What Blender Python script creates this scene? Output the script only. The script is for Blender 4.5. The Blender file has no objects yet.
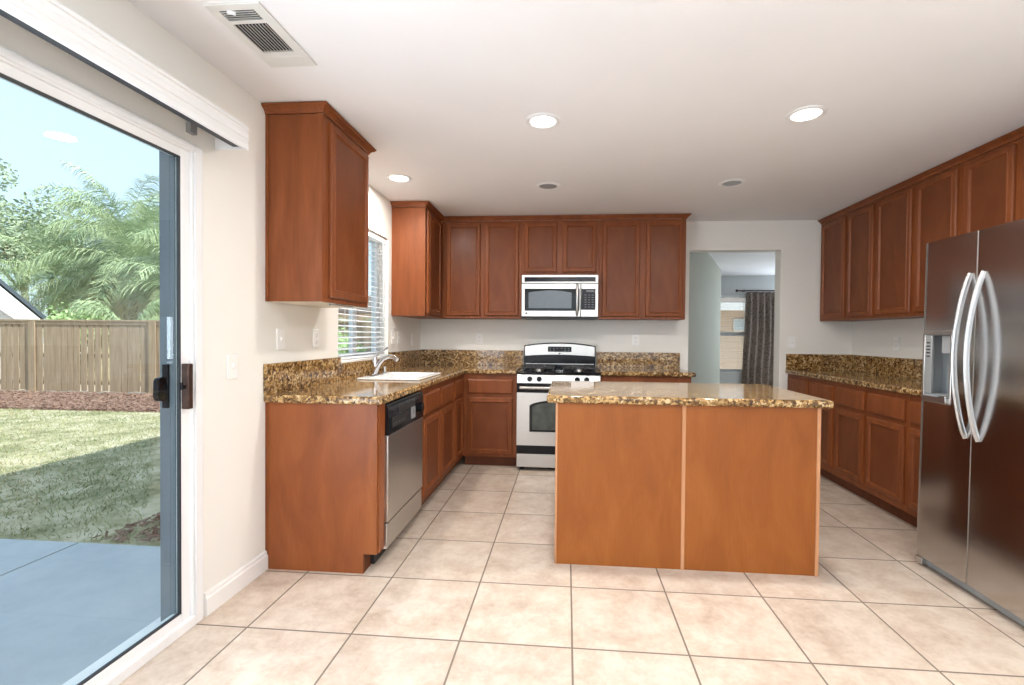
import bpy, bmesh, math, random
from mathutils import Vector, Matrix
random.seed(7)
PI = math.pi
C = bpy.context.scene.collection
sc = bpy.context.scene

# ------------------------------------------------------------------ camera
cam_d = bpy.data.cameras.new('camera'); cam = bpy.data.objects.new('camera', cam_d); C.objects.link(cam)
YAW, PITCH, ROLL = 0.0826, -0.0152, 0.0088
cam_d.sensor_width = 36; cam_d.lens = 468.58 * 36 / 1024
cam_d.shift_x = -15.93 / 1024
cam_d.clip_start = .02; cam_d.clip_end = 300
cam.matrix_world = (Matrix.Translation((0, 0, 1.247)) @ Matrix.Rotation(YAW, 4, 'Z') @
                    Matrix.Rotation(PI / 2 + PITCH, 4, 'X') @ Matrix.Rotation(ROLL, 4, 'Z'))
sc.camera = cam
# ------------------------------------------------------------------ world, sun, daylight, exposure
sc.view_settings.view_transform = 'Standard'; sc.view_settings.look = 'None'
sc.view_settings.gamma = 1; sc.view_settings.use_curve_mapping = False
sc.view_settings.exposure = 0.33
w = bpy.data.worlds.new('sky'); sc.world = w; w.use_nodes = True
nt = w.node_tree; nt.nodes.clear()
out = nt.nodes.new('ShaderNodeOutputWorld'); bg = nt.nodes.new('ShaderNodeBackground')
sky = nt.nodes.new('ShaderNodeTexSky'); sky.sky_type = 'NISHITA'; sky.sun_disc = False
sky.sun_elevation = math.radians(42); sky.sun_rotation = math.radians(90); sky.air_density = 1.0; sky.dust_density = .6
sk = nt.nodes.new('ShaderNodeMix'); sk.data_type = 'RGBA'; sk.blend_type = 'MIX'
sm = nt.nodes.new('ShaderNodeMix'); sm.data_type = 'RGBA'; sm.blend_type = 'MULTIPLY'; sm.inputs[0].default_value = 1
sm.inputs[7].default_value = (.17, .17, .17, 1)
nt.links.new(sky.outputs[0], sm.inputs[6]); nt.links.new(sm.outputs[2], sk.inputs[6])
sk.inputs[0].default_value = .75; sk.inputs[7].default_value = (.70, .86, 1.0, 1)
nt.links.new(sk.outputs[2], bg.inputs[0]); bg.inputs[1].default_value = 1.22
nt.links.new(bg.outputs[0], out.inputs[0])

def sun():
    d = bpy.data.lights.new('sun', 'SUN'); d.energy = 5.6; d.angle = .009; d.color = (1, .95, .86)
    o = bpy.data.objects.new('sun', d); C.objects.link(o)
    v = Vector((-3.15, .9, -2.87)); o.rotation_euler = v.to_track_quat('-Z', 'Y').to_euler()
    o.location = (6, 3, 12)
sun()
def area(name, loc, direction, sx, sy, e, col=(1, 1, 1), spread=180):
    d = bpy.data.lights.new(name, 'AREA'); d.shape = 'RECTANGLE'; d.size = sx; d.size_y = sy; d.energy = e; d.color = col
    d.spread = math.radians(spread)
    o = bpy.data.objects.new(name, d); C.objects.link(o); o.location = loc
    o.rotation_euler = Vector(direction).to_track_quat('-Z', 'Y').to_euler()
    return o
# added lamp: daylight of an invented window behind the camera
area('added_front_daylight', (.7, -2.9, 1.35), (0, 1, .12), 4.1, 2.1, 27, (.93, .975, 1.04))
# unseen lamp added to brighten the room, bounced off the ceiling behind the camera
area('added_ceiling_bounce', (.5, -1.1, 1.75), (.05, -.1, 1), .9, .9, 80, (.93, .975, 1.04))
area('daylight_sliding_door', (-1.50, .5, 1.1), (1, .1, 0), 1.9, 1.6, 34, (.84, .95, 1.08))
area('far_room_fill', (4.4, 9.2, 1.4), (-.5, -1, 0), 1.2, 1.4, 52, (.84, .95, 1.08))  # lamp added beside the far window to brighten that room

# ------------------------------------------------------------------ helpers
def wm(o):
    m = Matrix.Identity(4)
    while o is not None:
        m = o.matrix_basis @ m; o = o.parent
    return m
class MB:
    def __init__(s): s.v = []; s.f = []
    def add(s, vs, fs):
        n = len(s.v); s.v += [tuple(v) for v in vs]; s.f += [tuple(i + n for i in f) for f in fs]; return s
    def box(s, x0, x1, y0, y1, z0, z1):
        x0, x1 = min(x0, x1), max(x0, x1); y0, y1 = min(y0, y1), max(y0, y1); z0, z1 = min(z0, z1), max(z0, z1)
        return s.add([(x0,y0,z0),(x1,y0,z0),(x1,y1,z0),(x0,y1,z0),(x0,y0,z1),(x1,y0,z1),(x1,y1,z1),(x0,y1,z1)],
                     [(0,3,2,1),(4,5,6,7),(0,1,5,4),(1,2,6,5),(2,3,7,6),(3,0,4,7)])
    def mbox(s, m, hx, hy, hz):
        vs = [m @ Vector((a*hx, b*hy, c*hz)) for c in (-1,1) for (a,b) in ((-1,-1),(1,-1),(1,1),(-1,1))]
        return s.add(vs, [(0,3,2,1),(4,5,6,7),(0,1,5,4),(1,2,6,5),(2,3,7,6),(3,0,4,7)])
    def prism(s, poly, a0, a1, axis='x'):
        n = len(poly)
        def P(a, p):
            return {'x': (a, p[0], p[1]), 'y': (p[0], a, p[1]), 'z': (p[0], p[1], a)}[axis]
        vs = [P(a0, p) for p in poly] + [P(a1, p) for p in poly]
        fs = [tuple(range(n))[::-1], tuple(range(n, 2*n))] + [(i, (i+1) % n, (i+1) % n + n, i+n) for i in range(n)]
        return s.add(vs, fs)
    def cyl(s, p0, p1, r0, r1=None, n=20, cap=True):
        if r1 is None: r1 = r0
        p0 = Vector(p0); p1 = Vector(p1); d = (p1-p0).normalized()
        a = d.orthogonal().normalized(); b = d.cross(a)
        vs = []
        for p, r in ((p0, r0), (p1, r1)):
            vs += [p + r*(math.cos(2*PI*i/n)*a + math.sin(2*PI*i/n)*b) for i in range(n)]
        fs = [(i, (i+1) % n, (i+1) % n + n, i+n) for i in range(n)]
        if cap: fs += [tuple(range(n))[::-1], tuple(range(n, 2*n))]
        return s.add(vs, fs)
    def tube(s, pts, rs, n=12):
        pts = [Vector(p) for p in pts]
        if not hasattr(rs, '__len__'): rs = [rs]*len(pts)
        up = None; vs = []
        for i, p in enumerate(pts):
            d = (pts[min(i+1, len(pts)-1)] - pts[max(i-1, 0)]).normalized()
            if up is None: up = d.orthogonal().normalized()
            a = (up - up.dot(d)*d).normalized(); up = a; b = d.cross(a)
            vs += [p + rs[i]*(math.cos(2*PI*k/n)*a + math.sin(2*PI*k/n)*b) for k in range(n)]
        fs = [(i*n+k, i*n+(k+1) % n, (i+1)*n+(k+1) % n, (i+1)*n+k) for i in range(len(pts)-1) for k in range(n)]
        m = len(pts)
        fs += [tuple(range(n))[::-1], tuple(range((m-1)*n, m*n))]
        return s.add(vs, fs)
    def lathe(s, prof, c=(0,0,0), n=28):
        vs = []; m = len(prof)
        for r, z in prof:
            vs += [(c[0]+r*math.cos(2*PI*k/n), c[1]+r*math.sin(2*PI*k/n), c[2]+z) for k in range(n)]
        fs = [(i*n+k, i*n+(k+1) % n, (i+1)*n+(k+1) % n, (i+1)*n+k) for i in range(m-1) for k in range(n)]
        if prof[0][0] > 1e-5: fs.append(tuple(range(n))[::-1])
        if prof[-1][0] > 1e-5: fs.append(tuple(range((m-1)*n, m*n)))
        return s.add(vs, fs)
    def rings(s, x0, x1, z0, z1, y, prof, close=True, back=True):
        """concentric rectangles facing -y; prof = (inset, out) with out towards -y"""
        vs = []
        for i, o in prof:
            vs += [(x0+i, y-o, z0+i), (x1-i, y-o, z0+i), (x1-i, y-o, z1-i), (x0+i, y-o, z1-i)]
        m = len(prof)
        fs = [(j*4+k, j*4+(k+1) % 4, (j+1)*4+(k+1) % 4, (j+1)*4+k) for j in range(m-1) for k in range(4)]
        if close: fs.append(tuple(range((m-1)*4, m*4)))
        if back: fs.append((3, 2, 1, 0))
        return s.add(vs, fs)
    def build(s, name, mat, parent=None, world=False, bevel=0, seg=2, smooth=False, angle=40):
        vs = s.v
        if parent is not None and world:
            inv = wm(parent).inverted(); vs = [tuple(inv @ Vector(v)) for v in vs]
        me = bpy.data.meshes.new(name); me.from_pydata(vs, [], s.f)
        bm = bmesh.new(); bm.from_mesh(me); bmesh.ops.remove_doubles(bm, verts=bm.verts, dist=1e-6)
        bmesh.ops.recalc_face_normals(bm, faces=bm.faces); bm.to_mesh(me); bm.free()
        me.materials.append(mat)
        o = bpy.data.objects.new(name, me); C.objects.link(o); o.parent = parent
        if smooth:
            for p in me.polygons: p.use_smooth = True
            me.set_sharp_from_angle(angle=math.radians(angle))
        if bevel:
            b = o.modifiers.new('bevel', 'BEVEL'); b.width = bevel; b.segments = seg; b.limit_method = 'ANGLE'; b.angle_limit = math.radians(35)
            b.harden_normals = False
            for p in me.polygons: p.use_smooth = True
            me.set_sharp_from_angle(angle=math.radians(35))
        return o
def tag(o, label=None, cat=None, group=None, kind=None):
    if label: o['label'] = label
    if cat: o['category'] = cat
    if group: o['group'] = group
    if kind: o['kind'] = kind
    return o
def thing(name, label, cat, loc=(0,0,0), rz=0, group=None):
    o = bpy.data.objects.new(name, None); C.objects.link(o); o.location = loc; o.rotation_euler = (0,0,rz)
    o.empty_display_size = .05
    return tag(o, label, cat, group)
def struct(name, mb, m, label=None, parent=None, **k):
    o = mb.build(name, m, parent, world=parent is not None, **k)
    if parent is None: tag(o, label, kind='structure')
    return o
def sweep(path, prof, closed_ends=True):
    """prof (out, z) swept along 2-D path; out = right-hand side of travel"""
    mb = MB(); n = len(path); P = [Vector(p) for p in path]; vs = []
    for i in range(n):
        ds = []
        if i > 0: ds.append((P[i]-P[i-1]).normalized())
        if i < n-1: ds.append((P[i+1]-P[i]).normalized())
        ns = [Vector((d.y, -d.x)) for d in ds]
        nn = sum(ns, Vector((0,0))).normalized(); k = 1/max(.2, nn.dot(ns[0]))
        for o, z in prof: q = P[i] + nn*o*k; vs.append((q.x, q.y, z))
    m = len(prof)
    fs = [(i*m+j, i*m+(j+1) % m, (i+1)*m+(j+1) % m, (i+1)*m+j) for i in range(n-1) for j in range(m)]
    fs += [tuple(range(m))[::-1], tuple(range((n-1)*m, n*m))]
    return mb.add(vs, fs)
def cells(xs, ys, keep, z0, z1):
    """slab made of grid cells merged into one outline"""
    mb = MB(); K = {(i, j) for i in range(len(xs)-1) for j in range(len(ys)-1) if keep(i, j)}
    for (i, j) in K:
        x0, x1, y0, y1 = xs[i], xs[i+1], ys[j], ys[j+1]
        mb.add([(x0,y0,z1),(x1,y0,z1),(x1,y1,z1),(x0,y1,z1)], [(0,1,2,3)])
        mb.add([(x0,y0,z0),(x1,y0,z0),(x1,y1,z0),(x0,y1,z0)], [(3,2,1,0)])
        if (i-1, j) not in K: mb.add([(x0,y0,z0),(x0,y1,z0),(x0,y1,z1),(x0,y0,z1)], [(3,2,1,0)])
        if (i+1, j) not in K: mb.add([(x1,y0,z0),(x1,y1,z0),(x1,y1,z1),(x1,y0,z1)], [(0,1,2,3)])
        if (i, j-1) not in K: mb.add([(x0,y0,z0),(x1,y0,z0),(x1,y0,z1),(x0,y0,z1)], [(0,1,2,3)])
        if (i, j+1) not in K: mb.add([(x0,y1,z0),(x1,y1,z0),(x1,y1,z1),(x0,y1,z1)], [(3,2,1,0)])
    return mb

# ------------------------------------------------------------------ materials
def new_mat(name):
    m = bpy.data.materials.new(name); m.use_nodes = True
    return m, m.node_tree, m.node_tree.nodes['Principled BSDF']
def N(nt, t, **k):
    n = nt.nodes.new(t)
    for a, b in k.items(): setattr(n, a, b)
    return n
def ramp(nt, stops, interp='LINEAR'):
    r = N(nt, 'ShaderNodeValToRGB'); e = r.color_ramp.elements; r.color_ramp.interpolation = interp
    while len(e) < len(stops): e.new(.5)
    for i, (p, c) in enumerate(stops): e[i].position = p; e[i].color = (*c, 1) if len(c) == 3 else c
    return r
def coords(nt, scale=(1,1,1), rot=(0,0,0)):
    t = N(nt, 'ShaderNodeTexCoord'); mp = N(nt, 'ShaderNodeMapping'); mp.inputs['Scale'].default_value = scale
    mp.inputs['Rotation'].default_value = rot
    nt.links.new(t.outputs['Object'], mp.inputs[0]); return mp.outputs[0]
def noise(nt, vec, scale, detail=4, rough=.5, dist=0):
    n = N(nt, 'ShaderNodeTexNoise'); n.inputs['Scale'].default_value = scale; n.inputs['Detail'].default_value = detail
    n.inputs['Roughness'].default_value = rough; n.inputs['Distortion'].default_value = dist
    nt.links.new(vec, n.inputs['Vector']); return n.outputs[0]
def bump(nt, b, h, strength=.1, dist=.01):
    n = N(nt, 'ShaderNodeBump'); n.inputs['Strength'].default_value = strength; n.inputs['Distance'].default_value = dist
    nt.links.new(h, n.inputs['Height']); nt.links.new(n.outputs[0], b.inputs['Normal'])
def plain(name, col, rough=.5, metal=0, spec=.5, var=.06, nscale=6, bs=0, bscale=200, coat=0):
    m, nt, b = new_mat(name)
    v = coords(nt); f = noise(nt, v, nscale, 3)
    lo = tuple(c*(1-var) for c in col); hi = tuple(min(1, c*(1+var)) for c in col)
    r = ramp(nt, [(.3, lo), (.7, hi)]); nt.links.new(f, r.inputs[0]); nt.links.new(r.outputs[0], b.inputs['Base Color'])
    b.inputs['Roughness'].default_value = rough; b.inputs['Metallic'].default_value = metal
    b.inputs['Specular IOR Level'].default_value = spec; b.inputs['Coat Weight'].default_value = coat
    if bs: bump(nt, b, noise(nt, v, bscale, 2), bs, .002)
    return m
def wood(name, dark, mid, light, scale=(9, 9, 1.1), rough=.46, figure=1.0, coat=.08):
    m, nt, b = new_mat(name)
    v = coords(nt, scale)
    a = noise(nt, v, 1.6*figure, 6, .55, .8)
    v2 = coords(nt, (60, 60, 3)); g = noise(nt, v2, 3, 3, .6)
    mx = N(nt, 'ShaderNodeMix'); mx.data_type = 'FLOAT'; mx.inputs[0].default_value = .22
    nt.links.new(a, mx.inputs[2]); nt.links.new(g, mx.inputs[3])
    r = ramp(nt, [(.28, dark), (.5, mid), (.74, light)]); nt.links.new(mx.outputs[0], r.inputs[0])
    nt.links.new(r.outputs[0], b.inputs['Base Color']); b.inputs['Roughness'].default_value = rough
    b.inputs['Specular IOR Level'].default_value = .28; b.inputs['Coat Weight'].default_value = coat; b.inputs['Coat Roughness'].default_value = .25
    bump(nt, b, g, .04, .002)
    return m
def granite(name):
    m, nt, b = new_mat(name)
    v = coords(nt)
    ns = N(nt, 'ShaderNodeTexNoise'); ns.inputs['Scale'].default_value = 22; ns.inputs['Detail'].default_value = 4; nt.links.new(v, ns.inputs['Vector'])
    wv = N(nt, 'ShaderNodeMix'); wv.data_type = 'VECTOR'; wv.inputs[0].default_value = .03
    nt.links.new(v, wv.inputs[4]); nt.links.new(ns.outputs[1], wv.inputs[5])
    vo = N(nt, 'ShaderNodeTexVoronoi'); vo.inputs['Scale'].default_value = 72; nt.links.new(wv.outputs[1], vo.inputs['Vector'])
    sep = N(nt, 'ShaderNodeSeparateColor'); nt.links.new(vo.outputs['Color'], sep.inputs[0])
    n1 = noise(nt, v, 27, 5, .6, .8)
    ad = N(nt, 'ShaderNodeMath', operation='MULTIPLY_ADD'); ad.inputs[1].default_value = .42
    nt.links.new(sep.outputs[0], ad.inputs[0]); mu = N(nt, 'ShaderNodeMath', operation='MULTIPLY'); mu.inputs[1].default_value = .62
    nt.links.new(n1, mu.inputs[0]); nt.links.new(mu.outputs[0], ad.inputs[2])
    r1 = ramp(nt, [(.24, (.035,.018,.010)), (.36, (.12,.058,.020)), (.49, (.27,.145,.045)), (.62, (.47,.29,.115)), (.78, (.66,.49,.27))])
    nt.links.new(ad.outputs[0], r1.inputs[0])
    ve = N(nt, 'ShaderNodeTexVoronoi'); ve.feature = 'DISTANCE_TO_EDGE'; ve.inputs['Scale'].default_value = 72; nt.links.new(wv.outputs[1], ve.inputs['Vector'])
    n2 = noise(nt, v, 60, 3, .6)
    th = N(nt, 'ShaderNodeMath', operation='MULTIPLY_ADD'); th.inputs[1].default_value = -.45; th.inputs[2].default_value = .27; nt.links.new(n2, th.inputs[0])
    su = N(nt, 'ShaderNodeMath', operation='ADD'); nt.links.new(ve.outputs[0], su.inputs[0]); nt.links.new(th.outputs[0], su.inputs[1])
    r2 = ramp(nt, [(.03, (1,1,1)), (.10, (0,0,0))]); nt.links.new(su.outputs[0], r2.inputs[0])
    m2 = N(nt, 'ShaderNodeMix'); m2.data_type = 'RGBA'; nt.links.new(r2.outputs[0], m2.inputs[0])
    nt.links.new(r1.outputs[0], m2.inputs[6]); m2.inputs[7].default_value = (.03,.017,.010,1)
    nt.links.new(m2.outputs[2], b.inputs['Base Color']); b.inputs['Roughness'].default_value = .08
    return m
def tile_floor():
    m, nt, b = new_mat('beige_floor_tile')
    t = N(nt, 'ShaderNodeTexCoord'); s = N(nt, 'ShaderNodeSeparateXYZ'); nt.links.new(t.outputs['Object'], s.inputs[0])
    def M(op, a, b2=None, c=None):
        n = N(nt, 'ShaderNodeMath', operation=op)
        for i, q in enumerate((a, b2, c)):
            if q is None: continue
            if hasattr(q, 'links') or hasattr(q, 'is_linked'): nt.links.new(q, n.inputs[i])
            else: n.inputs[i].default_value = q
        return n.outputs[0]
    T = .457; G = .0040/T
    ux = M('DIVIDE', M('ADD', s.outputs[0], .8801 + 20*T), T); uy = M('DIVIDE', M('SUBTRACT', s.outputs[1], 1.8617 - 20*T), T)
    fx = M('FRACT', ux); fy = M('FRACT', uy)
    dx = M('MINIMUM', fx, M('SUBTRACT', 1, fx)); dy = M('MINIMUM', fy, M('SUBTRACT', 1, fy))
    d = M('MINIMUM', dx, dy); isg = M('LESS_THAN', d, G)
    cb = N(nt, 'ShaderNodeCombineXYZ'); nt.links.new(M('FLOOR', ux), cb.inputs[0]); nt.links.new(M('FLOOR', uy), cb.inputs[1])
    wn = N(nt, 'ShaderNodeTexWhiteNoise'); nt.links.new(cb.outputs[0], wn.inputs['Vector'])
    off = N(nt, 'ShaderNodeVectorMath', operation='MULTIPLY_ADD'); off.inputs[1].default_value = (7,7,7)
    nt.links.new(wn.outputs['Color'], off.inputs[0]); nt.links.new(t.outputs['Object'], off.inputs[2])
    n1 = noise(nt, off.outputs[0], 8, 9, .66, .25); n2 = noise(nt, off.outputs[0], 45, 5, .65)
    mx = M('ADD', M('MULTIPLY', n1, .75), M('MULTIPLY', n2, .25))
    r = ramp(nt, [(.33, (.49,.37,.275)), (.46, (.60,.485,.385)), (.58, (.69,.59,.49)), (.75, (.75,.67,.58))])
    nt.links.new(mx, r.inputs[0])
    hv = N(nt, 'ShaderNodeHueSaturation'); nt.links.new(r.outputs[0], hv.inputs['Color'])
    nt.links.new(M('ADD', M('MULTIPLY', wn.outputs['Value'], .10), .92), hv.inputs['Value'])
    g = N(nt, 'ShaderNodeMix'); g.data_type = 'RGBA'; nt.links.new(isg, g.inputs[0]); nt.links.new(hv.outputs[0], g.inputs[6])
    g.inputs[7].default_value = (.21,.165,.125,1); nt.links.new(g.outputs[2], b.inputs['Base Color'])
    rr = M('ADD', M('MULTIPLY', isg, .5), M('ADD', M('MULTIPLY', n2, .2), .24)); nt.links.new(rr, b.inputs['Roughness'])
    h = M('MULTIPLY', M('MINIMUM', d, G*2), 1/(G*2)); bump(nt, b, M('ADD', h, M('MULTIPLY', n1, .25)), .35, .0015)
    return m
def steel(name, col=(.56,.54,.52), rough=.30, axis='z', streak=.05):
    m, nt, b = new_mat(name)
    scl = {'z': (220,220,2), 'x': (2,220,220), 'y': (220,2,220)}[axis]
    v = coords(nt, scl); g = noise(nt, v, 1, 3, .6)
    r = ramp(nt, [(.3, tuple(c*.985 for c in col)), (.7, tuple(min(1, c*1.015) for c in col))]); nt.links.new(g, r.inputs[0])
    nt.links.new(r.outputs[0], b.inputs['Base Color']); b.inputs['Metallic'].default_value = 1
    mr = N(nt, 'ShaderNodeMapRange'); mr.inputs[3].default_value = rough-.015; mr.inputs[4].default_value = rough+.015
    nt.links.new(g, mr.inputs[0]); nt.links.new(mr.outputs[0], b.inputs['Roughness'])
    bump(nt, b, g, streak, .0006)
    return m
def glass(name, tint=(.93,.97,.98), gloss=.0):
    m = bpy.data.materials.new(name); m.use_nodes = True; nt = m.node_tree; nt.nodes.clear()
    o = N(nt, 'ShaderNodeOutputMaterial'); mx = N(nt, 'ShaderNodeMixShader'); tr = N(nt, 'ShaderNodeBsdfTransparent')
    gl = N(nt, 'ShaderNodeBsdfGlossy'); lw = N(nt, 'ShaderNodeLayerWeight'); lw.inputs[0].default_value = .5
    pw = N(nt, 'ShaderNodeMath', operation='POWER'); pw.inputs[1].default_value = 5; nt.links.new(lw.outputs['Facing'], pw.inputs[0])
    fr = N(nt, 'ShaderNodeMath', operation='MULTIPLY_ADD'); fr.inputs[1].default_value = .96; fr.inputs[2].default_value = .035; nt.links.new(pw.outputs[0], fr.inputs[0])
    n = noise(nt, coords(nt), 2, 2); rr = ramp(nt, [(0, tuple(c*.99 for c in tint)), (1, tint)]); nt.links.new(n, rr.inputs[0])
    nt.links.new(rr.outputs[0], tr.inputs[0]); gl.inputs['Roughness'].default_value = gloss
    nt.links.new(fr.outputs[0], mx.inputs[0]); nt.links.new(tr.outputs[0], mx.inputs[1]); nt.links.new(gl.outputs[0], mx.inputs[2])
    nt.links.new(mx.outputs[0], o.inputs[0]); return m
def emit(name, col, s):
    m, nt, b = new_mat(name)
    n = noise(nt, coords(nt), 4, 1); r = ramp(nt, [(0, tuple(c*.97 for c in col)), (1, col)]); nt.links.new(n, r.inputs[0])
    nt.links.new(r.outputs[0], b.inputs['Emission Color']); b.inputs['Emission Strength'].default_value = s
    b.inputs['Base Color'].default_value = (*col, 1); return m
def mottled(name, stops, scale, rough=.9, bs=.3, dist=.02, sc3=(1,1,1), detail=8):
    m, nt, b = new_mat(name); v = coords(nt, sc3); n = noise(nt, v, scale, detail, .65)
    r = ramp(nt, stops); nt.links.new(n, r.inputs[0]); nt.links.new(r.outputs[0], b.inputs['Base Color'])
    b.inputs['Roughness'].default_value = rough; b.inputs['Specular IOR Level'].default_value = .2
    bump(nt, b, noise(nt, v, scale*4, 5), bs, dist); return m

M_wall = plain('cream_wall_paint', (.855,.84,.79), .8, var=.012, nscale=2, bs=.06, bscale=260, spec=.25)
M_ceil = plain('white_ceiling_paint', (.88,.875,.88), .85, var=.012, nscale=2, bs=.12, bscale=150, spec=.2)
M_green = plain('sage_wall_paint', (.47,.48,.40), .8, var=.012, nscale=2, bs=.05, bscale=260, spec=.2)
M_far = plain('pale_grey_wall_paint', (.68,.71,.71), .8, var=.012, nscale=2, spec=.2)
M_white = plain('white_vinyl', (.86,.865,.87), .35, var=.01, nscale=8)
M_trim = plain('white_semigloss_trim', (.86,.85,.83), .35, var=.01, nscale=8)
M_wood = wood('reddish_maple_stain', (.155,.040,.010), (.208,.057,.015), (.268,.080,.024))
M_panel = wood('reddish_maple_door_panel', (.125,.032,.009), (.162,.044,.012), (.20,.059,.018), scale=(5,5,1.6))
M_endpan = wood('end_panel_maple_veneer', (.17,.042,.011), (.235,.066,.017), (.31,.098,.028), scale=(3,3,1.0), figure=1.2, rough=.38)
M_veneer = wood('orange_maple_veneer', (.215,.058,.009), (.268,.079,.013), (.325,.104,.020), scale=(3.2,3.2,.9), figure=1.3, rough=.36)
M_strip = wood('pale_pink_maple_strip', (.42,.19,.085), (.50,.245,.12), (.56,.29,.15), rough=.45, coat=.1)
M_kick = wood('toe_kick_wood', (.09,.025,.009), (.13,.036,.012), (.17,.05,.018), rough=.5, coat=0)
M_cream = plain('cream_cabinet_underside', (.78,.72,.60), .6, var=.02)
M_granite = granite('gold_brown_granite')
M_tile = tile_floor()
M_steel = steel('brushed_stainless_steel'); M_steelx = steel('brushed_stainless_horizontal', (.58,.565,.54), .34, 'x')
M_fridge = steel('fridge_stainless', (.54,.515,.50), .18, 'z', .004)
M_chrome = plain('polished_chrome', (.58,.58,.59), .08, 1, var=.01)
M_handle = plain('satin_steel_handle', (.48,.48,.48), .30, 1, var=.02)
M_greymetal = plain('grey_painted_metal', (.30,.31,.31), .45, .3)
M_black = plain('black_enamel', (.008,.008,.010), .14, var=.1, spec=.25)
M_blackm = plain('matte_black_iron', (.02,.02,.02), .5, var=.1)
M_blackglass = plain('black_glass', (.006,.007,.008), .05, var=.1, spec=.3)
M_ovenglass = plain('oven_window_glass', (.055,.065,.055), .08, var=.3, nscale=14, spec=.4)
M_mwglass = plain('microwave_window_mesh', (.13,.16,.185), .18, var=.05, nscale=60)
M_porc = plain('white_porcelain', (.88,.88,.87), .12, var=.01)
M_plate = plain('white_plastic_plate', (.92,.915,.89), .35, var=.01)
M_slot = plain('dark_socket_slot', (.16,.15,.14), .6)
M_bronze = plain('dark_bronze_metal', (.075,.04,.03), .35, .6, var=.2, nscale=30)
M_gasket = plain('black_rubber_gasket', (.03,.035,.04), .5)
M_jamb = plain('grey_painted_jamb', (.19,.215,.24), .6, var=.06)
M_display = plain('dark_display', (.006,.008,.010), .15, spec=.2)
M_glyph = plain('pale_grey_print', (.16,.17,.18), .5)
M_glass = glass('clear_window_glass')
M_lens = emit('lit_lamp_lens', (1,.965,.88), 9)
M_lensoff = plain('grey_unlit_lamp_lens', (.33,.36,.39), .3, var=.05)
M_slat = plain('white_blind_slat', (.84,.86,.88), .45, var=.01)
M_ventdark = plain('duct_shade_black', (.02,.02,.02), .9)
M_vent = plain('off_white_vent_metal', (.74,.73,.69), .5, var=.02)
M_grey = plain('grey_plastic', (.25,.26,.27), .5)
M_disp_grey = plain('dispenser_grey_plastic', (.27,.29,.30), .35, var=.04)
def curtain_mat():
    m, nt, b = new_mat('grey_brown_damask'); v = coords(nt, (1,1,1))
    vo = N(nt, 'ShaderNodeTexVoronoi'); vo.inputs['Scale'].default_value = 22; nt.links.new(v, vo.inputs['Vector'])
    r = ramp(nt, [(.25, (.14,.105,.085)), (.5, (.25,.20,.165))]); nt.links.new(vo.outputs['Distance'], r.inputs[0])
    nt.links.new(r.outputs[0], b.inputs['Base Color']); b.inputs['Roughness'].default_value = .75; return m
M_curtain = curtain_mat()
M_conc = mottled('patio_concrete', [(.3, (.42,.47,.52)), (.5, (.49,.54,.58)), (.7, (.55,.59,.62))], 2.2, .85, .1, .003)
M_grass = mottled('dry_green_lawn', [(.32, (.20,.21,.11)), (.45, (.37,.35,.21)), (.58, (.55,.50,.35)), (.75, (.66,.60,.46))], 3.5, .95, .8, .03)
M_mulchb = mottled('brown_mulch_base', [(.3, (.12,.06,.045)), (.6, (.26,.15,.12))], 22, .95, .8, .02)
M_chip = mottled('reddish_bark_chips', [(.3, (.14,.085,.065)), (.5, (.27,.17,.13)), (.8, (.46,.34,.28))], 9, .9, .3, .01)
M_blade = mottled('grass_blades', [(.35, (.20,.25,.11)), (.6, (.44,.43,.24)), (.8, (.62,.57,.42))], 1.5, .8, .1, .01)
M_fence = mottled('weathered_fence_wood', [(.3, (.33,.235,.155)), (.5, (.42,.305,.205)), (.7, (.50,.375,.26))], 1.6, .9, .2, .004, (12,12,1))
M_roof = mottled('brown_roof_shingle', [(.3, (.16,.13,.11)), (.7, (.28,.23,.2))], 8, .9, .3, .02)
M_stucco = plain('tan_stucco', (.76,.62,.49), .9, var=.05, bs=.3, bscale=40)
M_stuccow = plain('white_stucco', (.80,.80,.80), .9, var=.03, bs=.3, bscale=40)
M_fascia = plain('dark_fascia_board', (.07,.09,.11), .6)
def leafm(name, a, b_):
    m = mottled(name, [(.35, a), (.65, b_)], 1.3, .6, .05, .01)
    m.node_tree.nodes['Principled BSDF'].inputs['Subsurface Weight'].default_value = 0
    return m
M_palm = leafm('palm_frond_green', (.19,.28,.15), (.62,.71,.42))  # dark-to-light range puts sunlit contrast into the frond colour
M_palmy = leafm('dry_yellow_frond', (.62,.56,.30), (.84,.76,.50))
M_leaf = leafm('grey_green_leaves', (.26,.35,.23), (.52,.58,.40))
M_leaf2 = leafm('bright_green_leaves', (.32,.50,.20), (.55,.70,.34))
M_trunk = mottled('grey_palm_trunk', [(.3, (.16,.13,.10)), (.7, (.34,.29,.23))], 6, .9, .4, .02)

# ------------------------------------------------------------------ main dimensions
XL, XR, YB, ZC = -1.578, 2.853, 4.961, 2.4334
YF = -3.0; TW = .15
CT, CB = .925, .884
ZU, ZCR = 1.4144, 2.4218
YE = 2.340
DYT, DYB_, DZ = 1.901, -.30, 2.034          # sliding-door opening
WY0, WY1, WZ0, WZ1 = 3.125, 4.035, 1.045, 2.085
OX0, OX1, OZ = 1.252, 2.1566, 2.138
F2 = 9.35; XE = 5.3

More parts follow.
